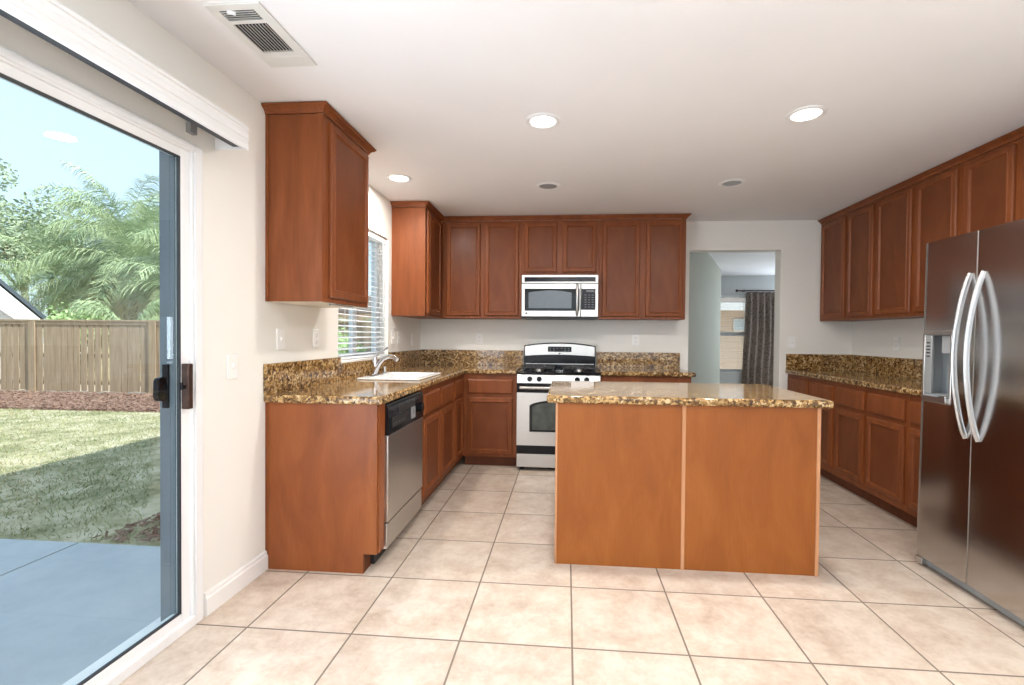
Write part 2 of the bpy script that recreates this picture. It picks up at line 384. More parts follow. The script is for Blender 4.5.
# ------------------------------------------------------------------ the setting
struct('floor', MB().box(XL-TW, XE, YF-.15, F2+.15, -.1, 0), M_tile, 'beige square ceramic floor tiles with dark grout')
struct('ceiling', MB().box(XL-TW, XE, YF-.15, F2+.15, ZC, ZC+.12), M_ceil, 'white textured ceiling')
wl = MB()
wl.box(XL-TW, XL, YF-.15, DYB_, 0, ZC); wl.box(XL-TW, XL, DYB_, DYT, DZ, ZC); wl.box(XL-TW, XL, DYT, WY0, 0, ZC)
wl.box(XL-TW, XL, WY0, WY1, 0, WZ0); wl.box(XL-TW, XL, WY0, WY1, WZ1, ZC); wl.box(XL-TW, XL, WY1, F2+.15, 0, ZC)
struct('wall_left', wl, M_wall, 'cream wall holding the sliding door and sink window')
wb = MB(); wb.box(XL, OX0, YB, YB+.13, 0, ZC); wb.box(OX0, OX1, YB, YB+.13, OZ, ZC); wb.box(OX1, XE, YB, YB+.13, 0, ZC)
struct('wall_back', wb, M_wall, 'cream back wall with open doorway to the next room')
struct('wall_right', MB().box(XR, XR+.12, YF, YB, 0, ZC), M_wall, 'cream wall behind the fridge')
wf = MB(); wf.box(XL, -1.1, YF-.15, YF, 0, ZC); wf.box(2.5, XE, YF-.15, YF, 0, ZC); wf.box(-1.1, 2.5, YF-.15, YF, 0, .5); wf.box(-1.1, 2.5, YF-.15, YF, 2.35, ZC)
struct('wall_front', wf, M_wall, 'cream wall behind the photographer with an added wide window opening')
# next room: slanted hall wall, far wall with window, side wall
a = Vector((OX0+.005, YB+.13)); b = Vector((2.71, 8.56)); n = Vector((-(b-a).y, (b-a).x)).normalized()*.12
struct('wall_hall', MB().prism([a, b, b+n, a+n], 0, ZC, 'z'), M_green, 'sage green wall slanting away beyond the doorway')
struct('wall_side', MB().box(XE-.12, XE, YB+.13, F2, 0, ZC), M_far, 'pale side wall of the next room')
FX0, FX1, FZ0, FZ1 = 2.45, 3.50, .575, 2.06
fw = MB(); fw.box(XL, FX0, F2, F2+.15, 0, ZC); fw.box(FX1, XE, F2, F2+.15, 0, ZC); fw.box(FX0, FX1, F2, F2+.15, 0, FZ0); fw.box(FX0, FX1, F2, F2+.15, FZ1, ZC)
struct('wall_far', fw, M_far, 'pale grey far wall of the next room with window')
bprof = [(0,0),(.016,0),(.016,.075),(.011,.083),(.011,.092),(.006,.10),(0,.10)]
struct('baseboard_left', sweep([(XL, YE-.001), (XL, DYT+.016)][::-1], bprof), M_trim, 'white baseboard between sliding door and cabinet')
# thin return of wall on the right of the doorway is painted the next room's tone: jamb lining
# roof over the house (its eave throws the lawn shadow)
rf = MB(); rf.box(-2.2, XE+.6, -4, 12, 2.68, 2.75)
struct('roof_slab', rf, M_roof, 'eave and roof of the house')

# sliding door
d1 = bpy.data.objects.new('door_1', None); C.objects.link(d1); d1.location = (XL, (DYT+DYB_)/2, 0); tag(d1, 'white sliding glass door to the yard', kind='structure')
fr = MB()
Y1 = DYT                                   # right edge of frame, glass edge at 1.793
def doorframe(mb, y0, y1, z0, z1, wd, x0, x1, wt=None):
    wt = wt or wd
    mb.box(x0, x1, y0, y0+wd, z0, z1); mb.box(x0, x1, y1-wd, y1, z0, z1)
    mb.box(x0, x1, y0+wd, y1-wd, z1-wt, z1); mb.box(x0, x1, y0+wd, y1-wd, z0, z0+wd)
doorframe(fr, DYB_, DYT, .0, DZ, .040, XL-.13, XL+.014, .026)
doorframe(fr, DYB_+.040, DYT-.040, .030, DZ-.026, .012, XL-.10, XL+.006, .008)
fr.build('door_frame', M_white, d1, world=True, bevel=.003)
pn = MB(); doorframe(pn, .90, DYT-.052, .034, DZ-.034, .044, XL-.045, XL-.004, .032)
pn.build('sliding_sash', M_white, d1, world=True, bevel=.003)
pn = MB(); doorframe(pn, DYB_+.052, .96, .034, DZ-.034, .044, XL-.095, XL-.055, .032)
pn.build('fixed_sash', M_white, d1, world=True, bevel=.003)
gk = MB(); doorframe(gk, .944, DYT-.096, .078, DZ-.066, .007, XL-.018, XL-.006)
gk.build('gasket', M_gasket, d1, world=True)
MB().box(XL-.026, XL-.020, .945, DYT-.097, .079, DZ-.067).build('glass_pane', M_glass, d1, world=True)
MB().box(XL-.080, XL-.074, DYB_+.10, .912, .08, DZ-.067).build('glass_pane', M_glass, d1, world=True)
ex = MB().box(XL-.094, XL-.047, 1.7985, 1.848, .03, DZ-.035); ex.box(XL-.0469, XL-.027, 1.7985, 1.8043, .08, DZ-.067)
ex.build('screen_stile', M_jamb, d1, world=True, bevel=.002)
hd = MB(); hd.box(XL-.004, XL+.030, 1.803, 1.828, .930, 1.118)
h = hd.build('door_handle', M_bronze, d1, world=True, bevel=.004); h['label'] = 'dark bronze pull handle'
lt = MB(); lt.box(XL+.008, XL+.020, 1.785, 1.800, 1.016, 1.030); lt.cyl((XL+.014, 1.787, 1.012), (XL+.014, 1.787, 1.042), .005)
lt.build('thumb_latch', M_black, h, world=True)
eh = MB(); eh.box(XL-.075, XL-.048, 1.787, 1.798, .935, 1.115); eh.prism([(1.787, 1.064), (1.768, 1.060), (1.760, 1.048), (1.758, .985), (1.765, .968), (1.787, .964)], XL-.088, XL-.066, 'x')
eh.build('outside_handle', M_black, d1, world=True, bevel=.003)

# sink window
w1 = bpy.data.objects.new('window_1', None); C.objects.link(w1); w1.location = (XL-.1, 3.58, WZ0); tag(w1, 'white framed sliding window above the sink', kind='structure')
f = MB(); doorframe(f, WY0, WY1, WZ0, WZ1, .045, XL-.135, XL-.085); f.box(XL-.13, XL-.09, 3.55, 3.61, WZ0+.045, WZ1-.045)
f.build('window_frame', M_white, w1, world=True, bevel=.003)
MB().box(XL-.112, XL-.107, WY0+.045, 3.55, WZ0+.045, WZ1-.045).build('glass_pane', M_glass, w1, world=True)
MB().box(XL-.112, XL-.107, 3.61, WY1-.045, WZ0+.045, WZ1-.045).build('glass_pane', M_glass, w1, world=True)
MB().box(XL-.084, XL+.012, WY0+.001, WY1-.001, WZ0-.006, WZ0+.012).build('window_sill', M_trim, w1, world=True, bevel=.003)
# far window
w2 = bpy.data.objects.new('window_2', None); C.objects.link(w2); w2.location = (3, F2+.08, FZ0); tag(w2, 'white single-hung window of the next room', kind='structure')
f = MB()
for (x0, x1, z0, z1) in ((FX0, FX0+.05, FZ0, FZ1), (FX1-.05, FX1, FZ0, FZ1), (FX0+.05, FX1-.05, FZ0, FZ0+.05), (FX0+.05, FX1-.05, FZ1-.05, FZ1), (FX0+.05, FX1-.05, 1.27, 1.35)):
    f.box(x0, x1, F2+.06, F2+.11, z0, z1)
f.build('window_frame', M_white, w2, world=True, bevel=.003)
MB().box(FX0+.05, FX1-.05, F2+.083, F2+.088, FZ0+.05, 1.27).build('glass_pane', M_glass, w2, world=True)
MB().box(FX0+.05, FX1-.05, F2+.083, F2+.088, 1.35, FZ1-.05).build('glass_pane', M_glass, w2, world=True)
MB().box(FX0, FX1, F2-.012, F2+.059, FZ0-.018, FZ0).build('window_sill', M_trim, w2, world=True, bevel=.003)
# invented window behind the camera, added as a daylight source
w3 = bpy.data.objects.new('added_window_3', None); C.objects.link(w3); w3.location = (.7, YF-.1, .5); tag(w3, 'added unseen wide window behind the camera', kind='structure')
f = MB()
for (x0, x1, z0, z1) in ((-1.1, -1.04, .5, 2.35), (2.44, 2.5, .5, 2.35), (-1.04, 2.44, .5, .56), (-1.04, 2.44, 2.29, 2.35), (.67, .73, .56, 2.29)):
    f.box(x0, x1, YF-.13, YF-.07, z0, z1)
f.build('window_frame', M_white, w3, world=True)

# ------------------------------------------------------------------ cabinets
DOOR_PROF = [(0,0),(0,.012),(.007,.019),(.028,.0205),(.031,.024),(.038,.024),(.046,.012),(.048,.012)]
def frame_mb(side, a0, a1):
    """root transform for a run: side in left/back/right"""
    ac = (a0+a1)/2
    if side == 'back': return (ac, YB-.001, 0), 0, (lambda a: a-ac)
    if side == 'left': return (XL+.001, ac, 0), PI/2, (lambda a: a-ac)
    return (XR-.001, ac, 0), -PI/2, (lambda a: ac-a)
def door(root, lx0, lx1, z0, z1, yf, small=False):
    lx0, lx1 = min(lx0, lx1), max(lx0, lx1)
    d = MB().rings(lx0, lx1, z0, z1, yf, DOOR_PROF, close=False, back=True).build('door', M_wood, root)
    i = .048
    MB().rings(lx0+i, lx1-i, z0+i, z1-i, yf-.0115, [(0,0),(0,.0004)], back=False).build('raised_panel', M_panel, d)
    return d
def drawer(root, lx0, lx1, z0, z1, yf):
    lx0, lx1 = min(lx0, lx1), max(lx0, lx1)
    return MB().rings(lx0, lx1, z0, z1, yf, [(0,0),(0,.012),(.004,.015),(.012,.020),(.016,.020)]).build('drawer_front', M_wood, root)
def cabinet(name, label, side, a0, a1, z0, z1, depth, doors=(), drawers=(), kick=0, group=None, side_mat=None, cream=False, cat='cabinet', face0=None, face1=None):
    loc, rz, L = frame_mb(side, a0, a1)
    t = thing(name, label, cat, loc, rz, group)
    x0, x1 = sorted((L(a0), L(a1))); x0 += .0006; x1 -= .0006
    fd = -depth
    cz = z0 + (kick if kick else 0)
    MB().box(x0, x1, fd+.019, 0, cz, z1).build('carcass', side_mat or M_wood, t)
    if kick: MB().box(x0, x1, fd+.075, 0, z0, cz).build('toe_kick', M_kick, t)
    fx0, fx1 = x0, x1
    if face0 is not None or face1 is not None:
        fx0, fx1 = sorted((L(face0 if face0 is not None else a0), L(face1 if face1 is not None else a1)))
    MB().box(fx0, fx1, fd, fd+.019, cz, z1).build('face_frame', M_wood, t, bevel=.001)
    if cream: MB().box(x0+.018, x1-.004, fd+.020, -.004, cz-.0014, cz-.0002).build('bottom_panel', M_cream, t)['label'] = 'cream underside panel'
    for (p, q, r, s) in doors: door(t, L(p), L(q), r, s, fd)
    for (p, q, r, s) in drawers: drawer(t, L(p), L(q), r, s, fd)
    return t, L
UT = 2.384                                 # top of upper carcasses (crown above)
UD = .310
DZ0, DZ1 = ZU+.025, UT-.022
g_up = 'upper cabinets with raised panel doors'
# near-left upper
t, L = cabinet('upper_cabinet', 'single-door wooden upper cabinet nearest the sliding door, alone on the left wall', 'left', 2.340, 2.8975, ZU, UT, UD, [(2.400, 2.868, DZ0, DZ1)], cream=True, group=g_up)
crown = [(0,-.042),(.006,-.042),(.008,-.033),(.016,-.023),(.031,-.014),(.033,-.009),(.038,-.007),(.038,0),(0,0)]
cr = [(o, z+ZCR+.006) for o, z in crown]
p = [(XL+.001, 2.340), (XL+UD, 2.340), (XL+UD, 2.8975), (XL+.001, 2.8975)]
sweep(p, cr).build('crown_moulding', M_wood, t, world=True)
sc_ = MB().box(XL+.002, XL+.018, 2.336, 2.340, ZU, UT); sc_.box(XL+UD-.040, XL+UD-.001, 2.337, 2.340, ZU, UT); sc_.build('side_trim', M_wood, t, world=True)
ur = MB().cyl((XL+.27, 2.50, ZU-.012), (XL+.27, 2.50, ZU+.008), .006); ur.box(XL+.255, XL+.285, 2.52, 2.75, ZU-.006, ZU+.007)
ur.build('light_rail', M_greymetal, t, world=True)
# second upper on left wall, up to the corner
cabinet('upper_cabinet', 'wooden upper cabinet on the left wall beyond the window, filling the corner', 'left', 4.108, YB-.002, ZU, UT, UD, [(4.150, 4.570, DZ0, DZ1)], group=g_up, face1=YB-UD-.001)
# back uppers
BX0 = XL+UD+.003
cabinet('upper_cabinet', 'two-door wooden upper cabinet left of the microwave', 'back', BX0, -.455, ZU, UT, UD, [(-1.212, -.868, DZ0, DZ1), (-.822, -.482, DZ0, DZ1)], group=g_up)
cabinet('upper_cabinet', 'short two-door wooden cabinet directly above the microwave', 'back', -.4545, .3045, 1.842, UT, UD, [(-.428, -.104, 1.872, DZ1), (-.048, .280, 1.872, DZ1)], group=g_up)
cabinet('upper_cabinet', 'two-door wooden upper cabinet right of the microwave, ending by the doorway', 'back', .305, 1.140, ZU, UT, UD, [(.340, .700, DZ0, DZ1), (.758, 1.112, DZ0, DZ1)], group=g_up)
p = [(XL+.001, 4.108), (XL+UD, 4.108), (XL+UD, YB-UD), (1.140, YB-UD), (1.140, YB-.001)]
cro = sweep(p, cr).build('crown_moulding', M_wood); tag(cro, 'stained crown moulding along the tops of the back wall upper cabinets', 'moulding', 'crown mouldings')
# right uppers
RF = XR-.310
cabinet('upper_cabinet', 'two-door wooden upper cabinet in the far right corner', 'right', YB-.002, 4.107, ZU, UT, .31, [(4.918, 4.528, DZ0, DZ1), (4.482, 4.132, DZ0, DZ1)], group=g_up)
cabinet('upper_cabinet', 'two-door wooden upper cabinet in the middle of the right wall run', 'right', 4.1065, 3.266, ZU, UT, .31, [(4.082, 3.698, DZ0, DZ1), (3.652, 3.294, DZ0, DZ1)], group=g_up)
cabinet('upper_cabinet', 'wooden upper cabinet reaching down behind the left edge of the fridge top', 'right', 3.2655, 2.868, 1.84, UT, .31, [(3.232, 2.902, 1.87, DZ1)], group=g_up)
cabinet('upper_cabinet', 'short wooden upper cabinet above the fridge, cut off by the right edge', 'right', 2.8675, 1.93, 1.84, UT, .31, [(2.840, 2.425, 1.87, DZ1), (2.375, 1.96, 1.87, DZ1)], group=g_up)
cro = sweep([(RF, YB-.002), (RF, 1.93), (XR-.001, 1.93)], [(o, z) for o, z in cr]).build('crown_moulding', M_wood)
tag(cro, 'stained crown moulding along the tops of the right wall upper cabinets', 'moulding', 'crown mouldings')

# base cabinets
KH = .102
g_lo = 'base cabinets under the granite worktops'
# left run: end panel, dishwasher, sink base, narrow, corner
ep = thing('cabinet_end_panel', 'flat orange-brown wooden end panel closing the left counter run beside the dishwasher', 'cabinet panel', (XL+.3, YE, 0))
MB().prism([(XL+.002, 0), (XL+.535, 0), (XL+.535, KH), (XL+.606, KH), (XL+.606, CB-.001), (XL+.002, CB-.001)], YE, YE+.018, 'y').build('side_panel', M_endpan, ep, world=True)
MB().box(XL+.588, XL+.612, YE+.0185, YE+.093, KH, CB-.001).build('front_filler', M_endpan, ep, world=True, bevel=.001)
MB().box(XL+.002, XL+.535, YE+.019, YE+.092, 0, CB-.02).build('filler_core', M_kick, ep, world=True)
MB().box(XL+.002, XL+.016, YE-.004, YE-.0002, 0, CB-.001).build('scribe_strip', M_wood, ep, world=True)
dr0, dr1, do0, do1 = .700, .842, .150, .668
cabinet('base_cabinet', 'wooden sink base cabinet with two doors beside the dishwasher', 'left', 3.052, 3.946, 0, CB-.001, .61,
        [(3.078, 3.482, do0, do1), (3.516, 3.925, do0, do1)], [(3.078, 3.482, dr0, dr1), (3.516, 3.925, dr0, dr1)], kick=KH, group=g_lo)
cabinet('base_cabinet', 'narrow wooden base cabinet in the left run beside the inner corner', 'left', 3.9465, YB-.002, 0, CB-.001, .61,
        [(3.968, 4.262, do0, do1)], [(3.968, 4.262, dr0, dr1)], kick=KH, group=g_lo, face1=4.350)
cabinet('base_cabinet', 'wooden base cabinet with one drawer and one door left of the stove', 'back', XL+.612, -.457, 0, CB-.001, .61,
        [(-.923, -.498, .133, .660)], [(-.923, -.498, .697, .832)], kick=KH, group=g_lo)
cabinet('base_cabinet', 'wooden base cabinet right of the stove, mostly hidden behind the island', 'back', .314, 1.130, 0, CB-.001, .61,
        [(.345, .70, .133, .660), (.745, 1.10, .133, .660)], [(.345, .70, .697, .832), (.745, 1.10, .697, .832)], kick=KH, group=g_lo)
rl = [('wooden base cabinet with two doors in the far right corner', YB-.002, 4.103, [(4.930, 4.540), (4.498, 4.128)]),
      ('wooden base cabinet with two drawers in the middle of the right run', 4.1025, 3.262, [(4.080, 3.712), (3.670, 3.286)]),
      ('wooden base cabinet partly hidden by the left side of the fridge', 3.2615, 2.790, [(3.236, 2.815)])]
for lab, p0, p1, dd in rl:
    cabinet('base_cabinet', lab, 'right', p0, p1, 0, CB-.001, .61, [(u, v, do0, do1) for u, v in dd], [(u, v, dr0, dr1) for u, v in dd], kick=KH, group=g_lo)

# ------------------------------------------------------------------ worktops
SY0, SY1, SX0, SX1 = 3.205, 3.72, XL+.165, XL+.530      # sink bowl cut-out
xs = [XL+.001, SX0, SX1, XL+.640, -.4585]; ys = [YE-.025, SY0, SY1, YB-.645, YB-.001]
def keepL(i, j):
    if i == 3 and j != 3: return False
    if i == 1 and j == 1: return False
    return True
wt = thing('granite_worktop', 'L-shaped speckled gold and brown granite worktop holding the white sink', 'worktop', (XL+.3, 3.5, CB), group='granite worktops')
cells(xs, ys, keepL, CB, CT).build('slab', M_granite, wt, world=True, bevel=.012, seg=3)
bs = MB(); bs.box(XL+.001, XL+.021, YE-.020, WY0, CT+.0002, 1.085); bs.box(XL+.001, XL+.021, WY0, WY1, CT+.0002, 1.038); bs.box(XL+.001, XL+.021, WY1, YB-.001, CT+.0002, 1.085)
bs.box(XL+.0212, -.4585, YB-.021, YB-.001, CT+.0002, 1.085)
bs.build('backsplash', M_granite, wt, world=True, bevel=.002)
wt = thing('granite_worktop', 'short granite worktop between the stove and the open doorway', 'worktop', (.73, YB-.3, CB), group='granite worktops')
MB().box(.3135, 1.165, YB-.645, YB-.001, CB, CT).build('slab', M_granite, wt, world=True, bevel=.012, seg=3)
MB().box(.3135, 1.165, YB-.021, YB-.001, CT+.0002, 1.080).build('backsplash', M_granite, wt, world=True, bevel=.002)
wt = thing('granite_worktop', 'granite worktop running along the right wall to the fridge', 'worktop', (XR-.3, 3.9, CB), group='granite worktops')
MB().box(XR-.640, XR-.001, 2.785, YB-.001, CB, CT).build('slab', M_granite, wt, world=True, bevel=.012, seg=3)
b_ = MB().box(XR-.021, XR-.001, 2.785, YB-.0215, CT+.0002, 1.082); b_.box(XR-.632, XR-.001, YB-.021, YB-.001, CT+.0002, 1.082)
b_.build('backsplash', M_granite, wt, world=True, bevel=.002)

# ------------------------------------------------------------------ island
isl = thing('kitchen_island', 'large kitchen island with orange wood panels and granite top in the middle', 'island', (.63, 2.95, 0))
IX0, IX1, IY0, IY1, IM = -.056, 1.317, 2.5505, 3.30, .628
MB().box(IX0+.004, IX1-.004, IY0+.006, IY1, 0, CB-.001).build('body', M_wood, isl, world=True)
MB().box(IX0+.012, IM-.010, IY0+.001, IY0+.0055, 0, CB-.001).build('front_panel', M_veneer, isl, world=True)
MB().box(IM+.010, IX1-.012, IY0+.001, IY0+.0055, 0, CB-.001).build('front_panel', M_veneer, isl, world=True)
for x0, x1 in ((IX0, IX0+.0118), (IM-.0098, IM+.0098), (IX1-.0118, IX1+.006)):
    MB().box(x0, x1, IY0-.004, IY0+.0058, 0, CB-.001).build('corner_strip' if x0 != IM-.0098 else 'centre_strip', M_strip, isl, world=True, bevel=.002)
MB().box(-.105, 1.372, 2.515, 3.365, CB, CT).build('granite_top', M_granite, isl, world=True, bevel=.014, seg=3)

# ------------------------------------------------------------------ sink and faucet
sk_ = thing('kitchen_sink', 'white porcelain drop-in sink set in the left worktop', 'sink', ((SX0+SX1)/2, (SY0+SY1)/2, CT))
rim = cells([SX0-.055, SX0+.012, SX1-.012, SX1+.03], [SY0-.03, SY0+.012, SY1-.012, SY1+.03], lambda i, j: not (i == 1 and j == 1), CT+.0005, CT+.013)
rim.build('rim', M_porc, sk_, world=True, bevel=.005)
bo = MB(); T = .006; x0, x1, y0, y1 = SX0+.002, SX1-.002, SY0+.002, SY1-.002; zb = CT-.036
bo.box(x0, x0+T, y0, y1, zb, CT); bo.box(x1-T, x1, y0, y1, zb, CT); bo.box(x0+T, x1-T, y0, y0+T, zb, CT); bo.box(x0+T, x1-T, y1-T, y1, zb, CT); bo.box(x0, x1, y0, y1, zb-.004, zb)
bo.build('basin', M_porc, sk_, world=True)
fx, fy, fz = XL+.150, 3.40, CT+.0135
fa = thing('kitchen_faucet', 'chrome single-lever faucet standing on the sink rim', 'faucet', (fx, fy, fz))
MB().lathe([(.0,0),(.030,0),(.030,.006),(.020,.012),(.018,.03),(.0,.03)], (fx, fy, fz)).build('base', M_chrome, fa, world=True, smooth=True)
MB().box(fx-.022, fx+.022, fy-.125, fy+.105, fz, fz+.006).build('deck_plate', M_chrome, fa, world=True, bevel=.003)
pts = [(fx, fy, fz+.02), (fx+.012, fy, fz+.055), (fx+.035, fy, fz+.095), (fx+.065, fy, fz+.125), (fx+.105, fy, fz+.142), (fx+.145, fy, fz+.138), (fx+.172, fy, fz+.118)]
MB().tube(pts, [.020,.018,.016,.015,.016,.018,.019], 16).build('spout', M_chrome, fa, world=True, smooth=True)
MB().tube([(fx-.004, fy+.01, fz+.03), (fx-.006, fy+.012, fz+.10), (fx-.006, fy+.012, fz+.135)], [.017,.020,.014], 14).build('valve_body', M_chrome, fa, world=True, smooth=True)
MB().tube([(fx-.006, fy+.012, fz+.135), (fx+.03, fy+.04, fz+.175), (fx+.065, fy+.085, fz+.205)], [.010,.006,.008], 10).build('lever', M_chrome, fa, world=True, smooth=True)
MB().lathe([(0,0),(.016,0),(.016,.004),(.011,.008),(.011,.045),(.013,.052),(0,.056)], (fx+.005, fy+.165, fz)).build('side_sprayer', M_chrome, fa, world=True, smooth=True)

# ------------------------------------------------------------------ dishwasher (local frame: front faces -y)
y0, y1 = YE+.096, 3.048
dw = thing('dishwasher', 'stainless steel dishwasher with black control panel in the left run', 'dishwasher', (XL+.05, (y0+y1)/2, 0), PI/2)
hw = (y1-y0)/2; fd = -.560
MB().box(-hw, hw, fd+.03, 0, .09, CB-.006).build('tub', M_grey, dw)
MB().box(-hw+.002, hw-.002, fd-.018, fd+.03, .232, .700).build('door', M_steel, dw, bevel=.004)
MB().box(-hw+.002, hw-.002, fd-.012, fd+.03, .088, .222).build('kick_plate', M_steelx, dw, bevel=.003)
cp = MB().prism([(fd+.03, .702), (fd-.022, .702), (fd-.020, .845), (fd-.010, CB-.012), (fd+.03, CB-.012)], -hw+.002, hw-.002, 'x').build('control_panel', M_black, dw, bevel=.003)
MB().box(-.26, -.02, fd-.026, fd-.0205, .735, .79).build('button_row', M_blackm, cp, bevel=.001)
MB().box(-.16, .12, fd-.026, fd-.0205, .805, .835).build('latch_recess', M_blackm, cp, bevel=.001)
MB().box(.05, .12, fd-.028, fd-.0205, .73, .80).build('latch_cover', M_grey, cp, bevel=.002)
MB().box(.072, .092, fd-.030, fd-.0282, .757, .787).build('emblem', M_glyph, cp)
MB().cyl((.22, fd-.021, .775), (.22, fd-.045, .775), .030).build('dial_knob', M_black, cp, bevel=.002)
for k in range(5): MB().box(-.25+.04*k, -.235+.04*k, fd-.0272, fd-.0262, .752, .757).build('button_mark', M_glyph, cp)
MB().box(-hw+.01, hw-.01, fd+.06, -.05, 0.0, .088).build('base', M_blackm, dw)

# ------------------------------------------------------------------ stove
SX = (-.4565, .3115); cx = sum(SX)/2; hw = (SX[1]-SX[0])/2 - .002
rg = thing('gas_range', 'stainless steel gas stove with black cooktop between the back cabinets', 'stove', (cx, YB-.025, 0))
F = -.635                                   # local front of body
MB().box(-hw, hw, F, 0, .03, .895).build('body', M_blackm, rg)
for sx in (-1, 1):
    for yy in (F+.05, -.06): MB().cyl((sx*(hw-.05), yy, 0), (sx*(hw-.05), yy, .03), .018).build('foot', M_blackm, rg)
MB().box(-hw+.003, hw-.003, F-.022, F, .035, .155).build('drawer', M_steelx, rg, bevel=.004)
MB().box(-hw+.003, hw-.003, F-.010, F, .157, .236).build('drawer_grip_band', M_black, rg, bevel=.004)
dr = MB(); xa, xb, za, zb_ = -.262, .262, .362, .605
archn = 20
# door built as frame around an arched window
arch = [(xb, zb_)] + [(xb - (xb-xa)*k/archn, zb_ + .052*math.sin(PI*k/archn)**.6) for k in range(1, archn)] + [(xa, zb_)]
def door_ring(mb, y_front, y_back):
    outer = [(hw-.003, .238), (hw-.003, .722), (-hw+.003, .722), (-hw+.003, .238)]
    quads = []
    top = [(hw-.003 - (2*hw-.006)*k/archn, .722) for k in range(archn+1)]
    for k in range(archn):
        quads.append([top[k], top[k+1], arch[k+1], arch[k]])
    quads.append([(-hw+.003, .722), (-hw+.003, .238), (xa, za), (xa, zb_)])
    quads.append([(-hw+.003, .238), (hw-.003, .238), (xb, za), (xa, za)])
    quads.append([(hw-.003, .238), (hw-.003, .722), (xb, zb_), (xb, za)])
    for q in quads:
        mb.add([(x, y_front, z) for x, z in q], [(0,1,2,3)]); mb.add([(x, y_back, z) for x, z in q], [(3,2,1,0)])
    rimo = outer; rimi = arch + [(xa, za), (xb, za)]
    for R in (rimo, rimi):
        n = len(R)
        for k in range(n):
            a_, b2 = R[k], R[(k+1) % n]
            mb.add([(a_[0], y_front, a_[1]), (b2[0], y_front, b2[1]), (b2[0], y_back, b2[1]), (a_[0], y_back, a_[1])], [(0,1,2,3)])
door_ring(dr, F-.030, F-.001)
od = dr.build('oven_door', M_steelx, rg)
MB().prism([(x, z) for x, z in arch] + [(xa, za), (xb, za)], F-.022, F-.016, 'y').build('oven_window', M_blackglass, od)
MB().prism([(x*.90, za+.02+(z-za)*.86) for x, z in arch] + [(xa*.90, za+.02), (xb*.90, za+.02)], F-.0240, F-.0224, 'y').build('window_pane', M_ovenglass, od)
MB().box(-hw+.003, hw-.003, F-.028, F, .7225, .805).build('handle_band', M_black, od, bevel=.004)
hb = MB().tube([(-hw+.035, F-.028, .768), (-hw+.04, F-.062, .770), (-.15, F-.070, .772), (.15, F-.070, .772), (hw-.04, F-.062, .770), (hw-.035, F-.028, .768)], .013, 12)
hb.build('oven_handle', M_steelx, od, smooth=True)
cpn = MB().prism([(F, .808), (F-.030, .808), (F-.018, .886), (F, .893)], -hw+.002, hw-.002, 'x').build('control_panel', M_steelx, rg, bevel=.003)
for kx in (-.334-cx, -.247-cx, .099-cx, .184-cx):
    kb = MB().cyl((kx, F-.024, .848), (kx, F-.030, .848), .024, n=24); kb.cyl((kx, F-.030, .848), (kx, F-.052, .850), .020, .017, n=24); kb.box(kx-.004, kx+.004, F-.058, F-.050, .832, .868)
    kb.build('knob', M_black, cpn, bevel=.0015)
MB().box(-hw, hw, F-.022, -.075, .8955, .915).build('cooktop', M_black, rg, bevel=.006)
for gx in (-.19, .19):
    g = MB()
    for yy in (-.56, -.44, -.34, -.22, -.12): g.box(gx-.15, gx+.15, yy-.006, yy+.006, .936, .948)
    for xx in (-.145, -.05, .05, .145): g.box(gx+xx-.006, gx+xx+.006, -.57, -.11, .934, .946)
    for xx in (-.14, .14):
        for yy in (-.56, -.12): g.box(gx+xx-.008, gx+xx+.008, yy-.008, yy+.008, .915, .936)
    g.build('grate', M_blackm, rg, bevel=.002)
    for yy in (-.46, -.22):
        MB().lathe([(0,0),(.052,0),(.050,.008),(.034,.010),(.034,.018),(0,.018)], (gx, yy, .9155)).build('burner', M_steel, rg, smooth=True)
bgx = hw-.012
def arcz(x, z0, r): return z0 + r*(1-(x/bgx)**2)
xsn = [-bgx + 2*bgx*k/16 for k in range(17)]
poly = [(x, arcz(x, 1.143, .032)) for x in xsn] + [(bgx, .916), (-bgx, .916)]
MB().prism(poly, -.070, -.004, 'y').build('backguard', M_black, rg, bevel=.004)
poly = [(x*.975, arcz(x, 1.134, .032)) for x in xsn] + [(x*.975, arcz(x, 1.034, .014)) for x in xsn[::-1]]
bg_ = MB().prism(poly, -.086, -.0705, 'y').build('backguard_panel', M_steelx, rg, bevel=.003)
MB().box(-.120, .122, -.090, -.0865, 1.080, 1.134).build('display', M_display, bg_, bevel=.001)
for k in range(6):
    for j in range(2):
        if k in (2, 3) and j == 0: continue
        MB().box(-.105+.036*k+(.01 if k > 2 else 0), -.088+.036*k+(.01 if k > 2 else 0), -.0912, -.0901, 1.094+.02*j, 1.100+.02*j).build('button_mark', M_glyph, bg_)
MB().cyl((0, -.0865, 1.062), (0, -.0885, 1.062), .009).build('emblem', M_blackm, bg_)
MB().box(-hw+.03, hw-.03, -.076, -.0705, .950, .958).build('trim_bar', M_steel, rg)

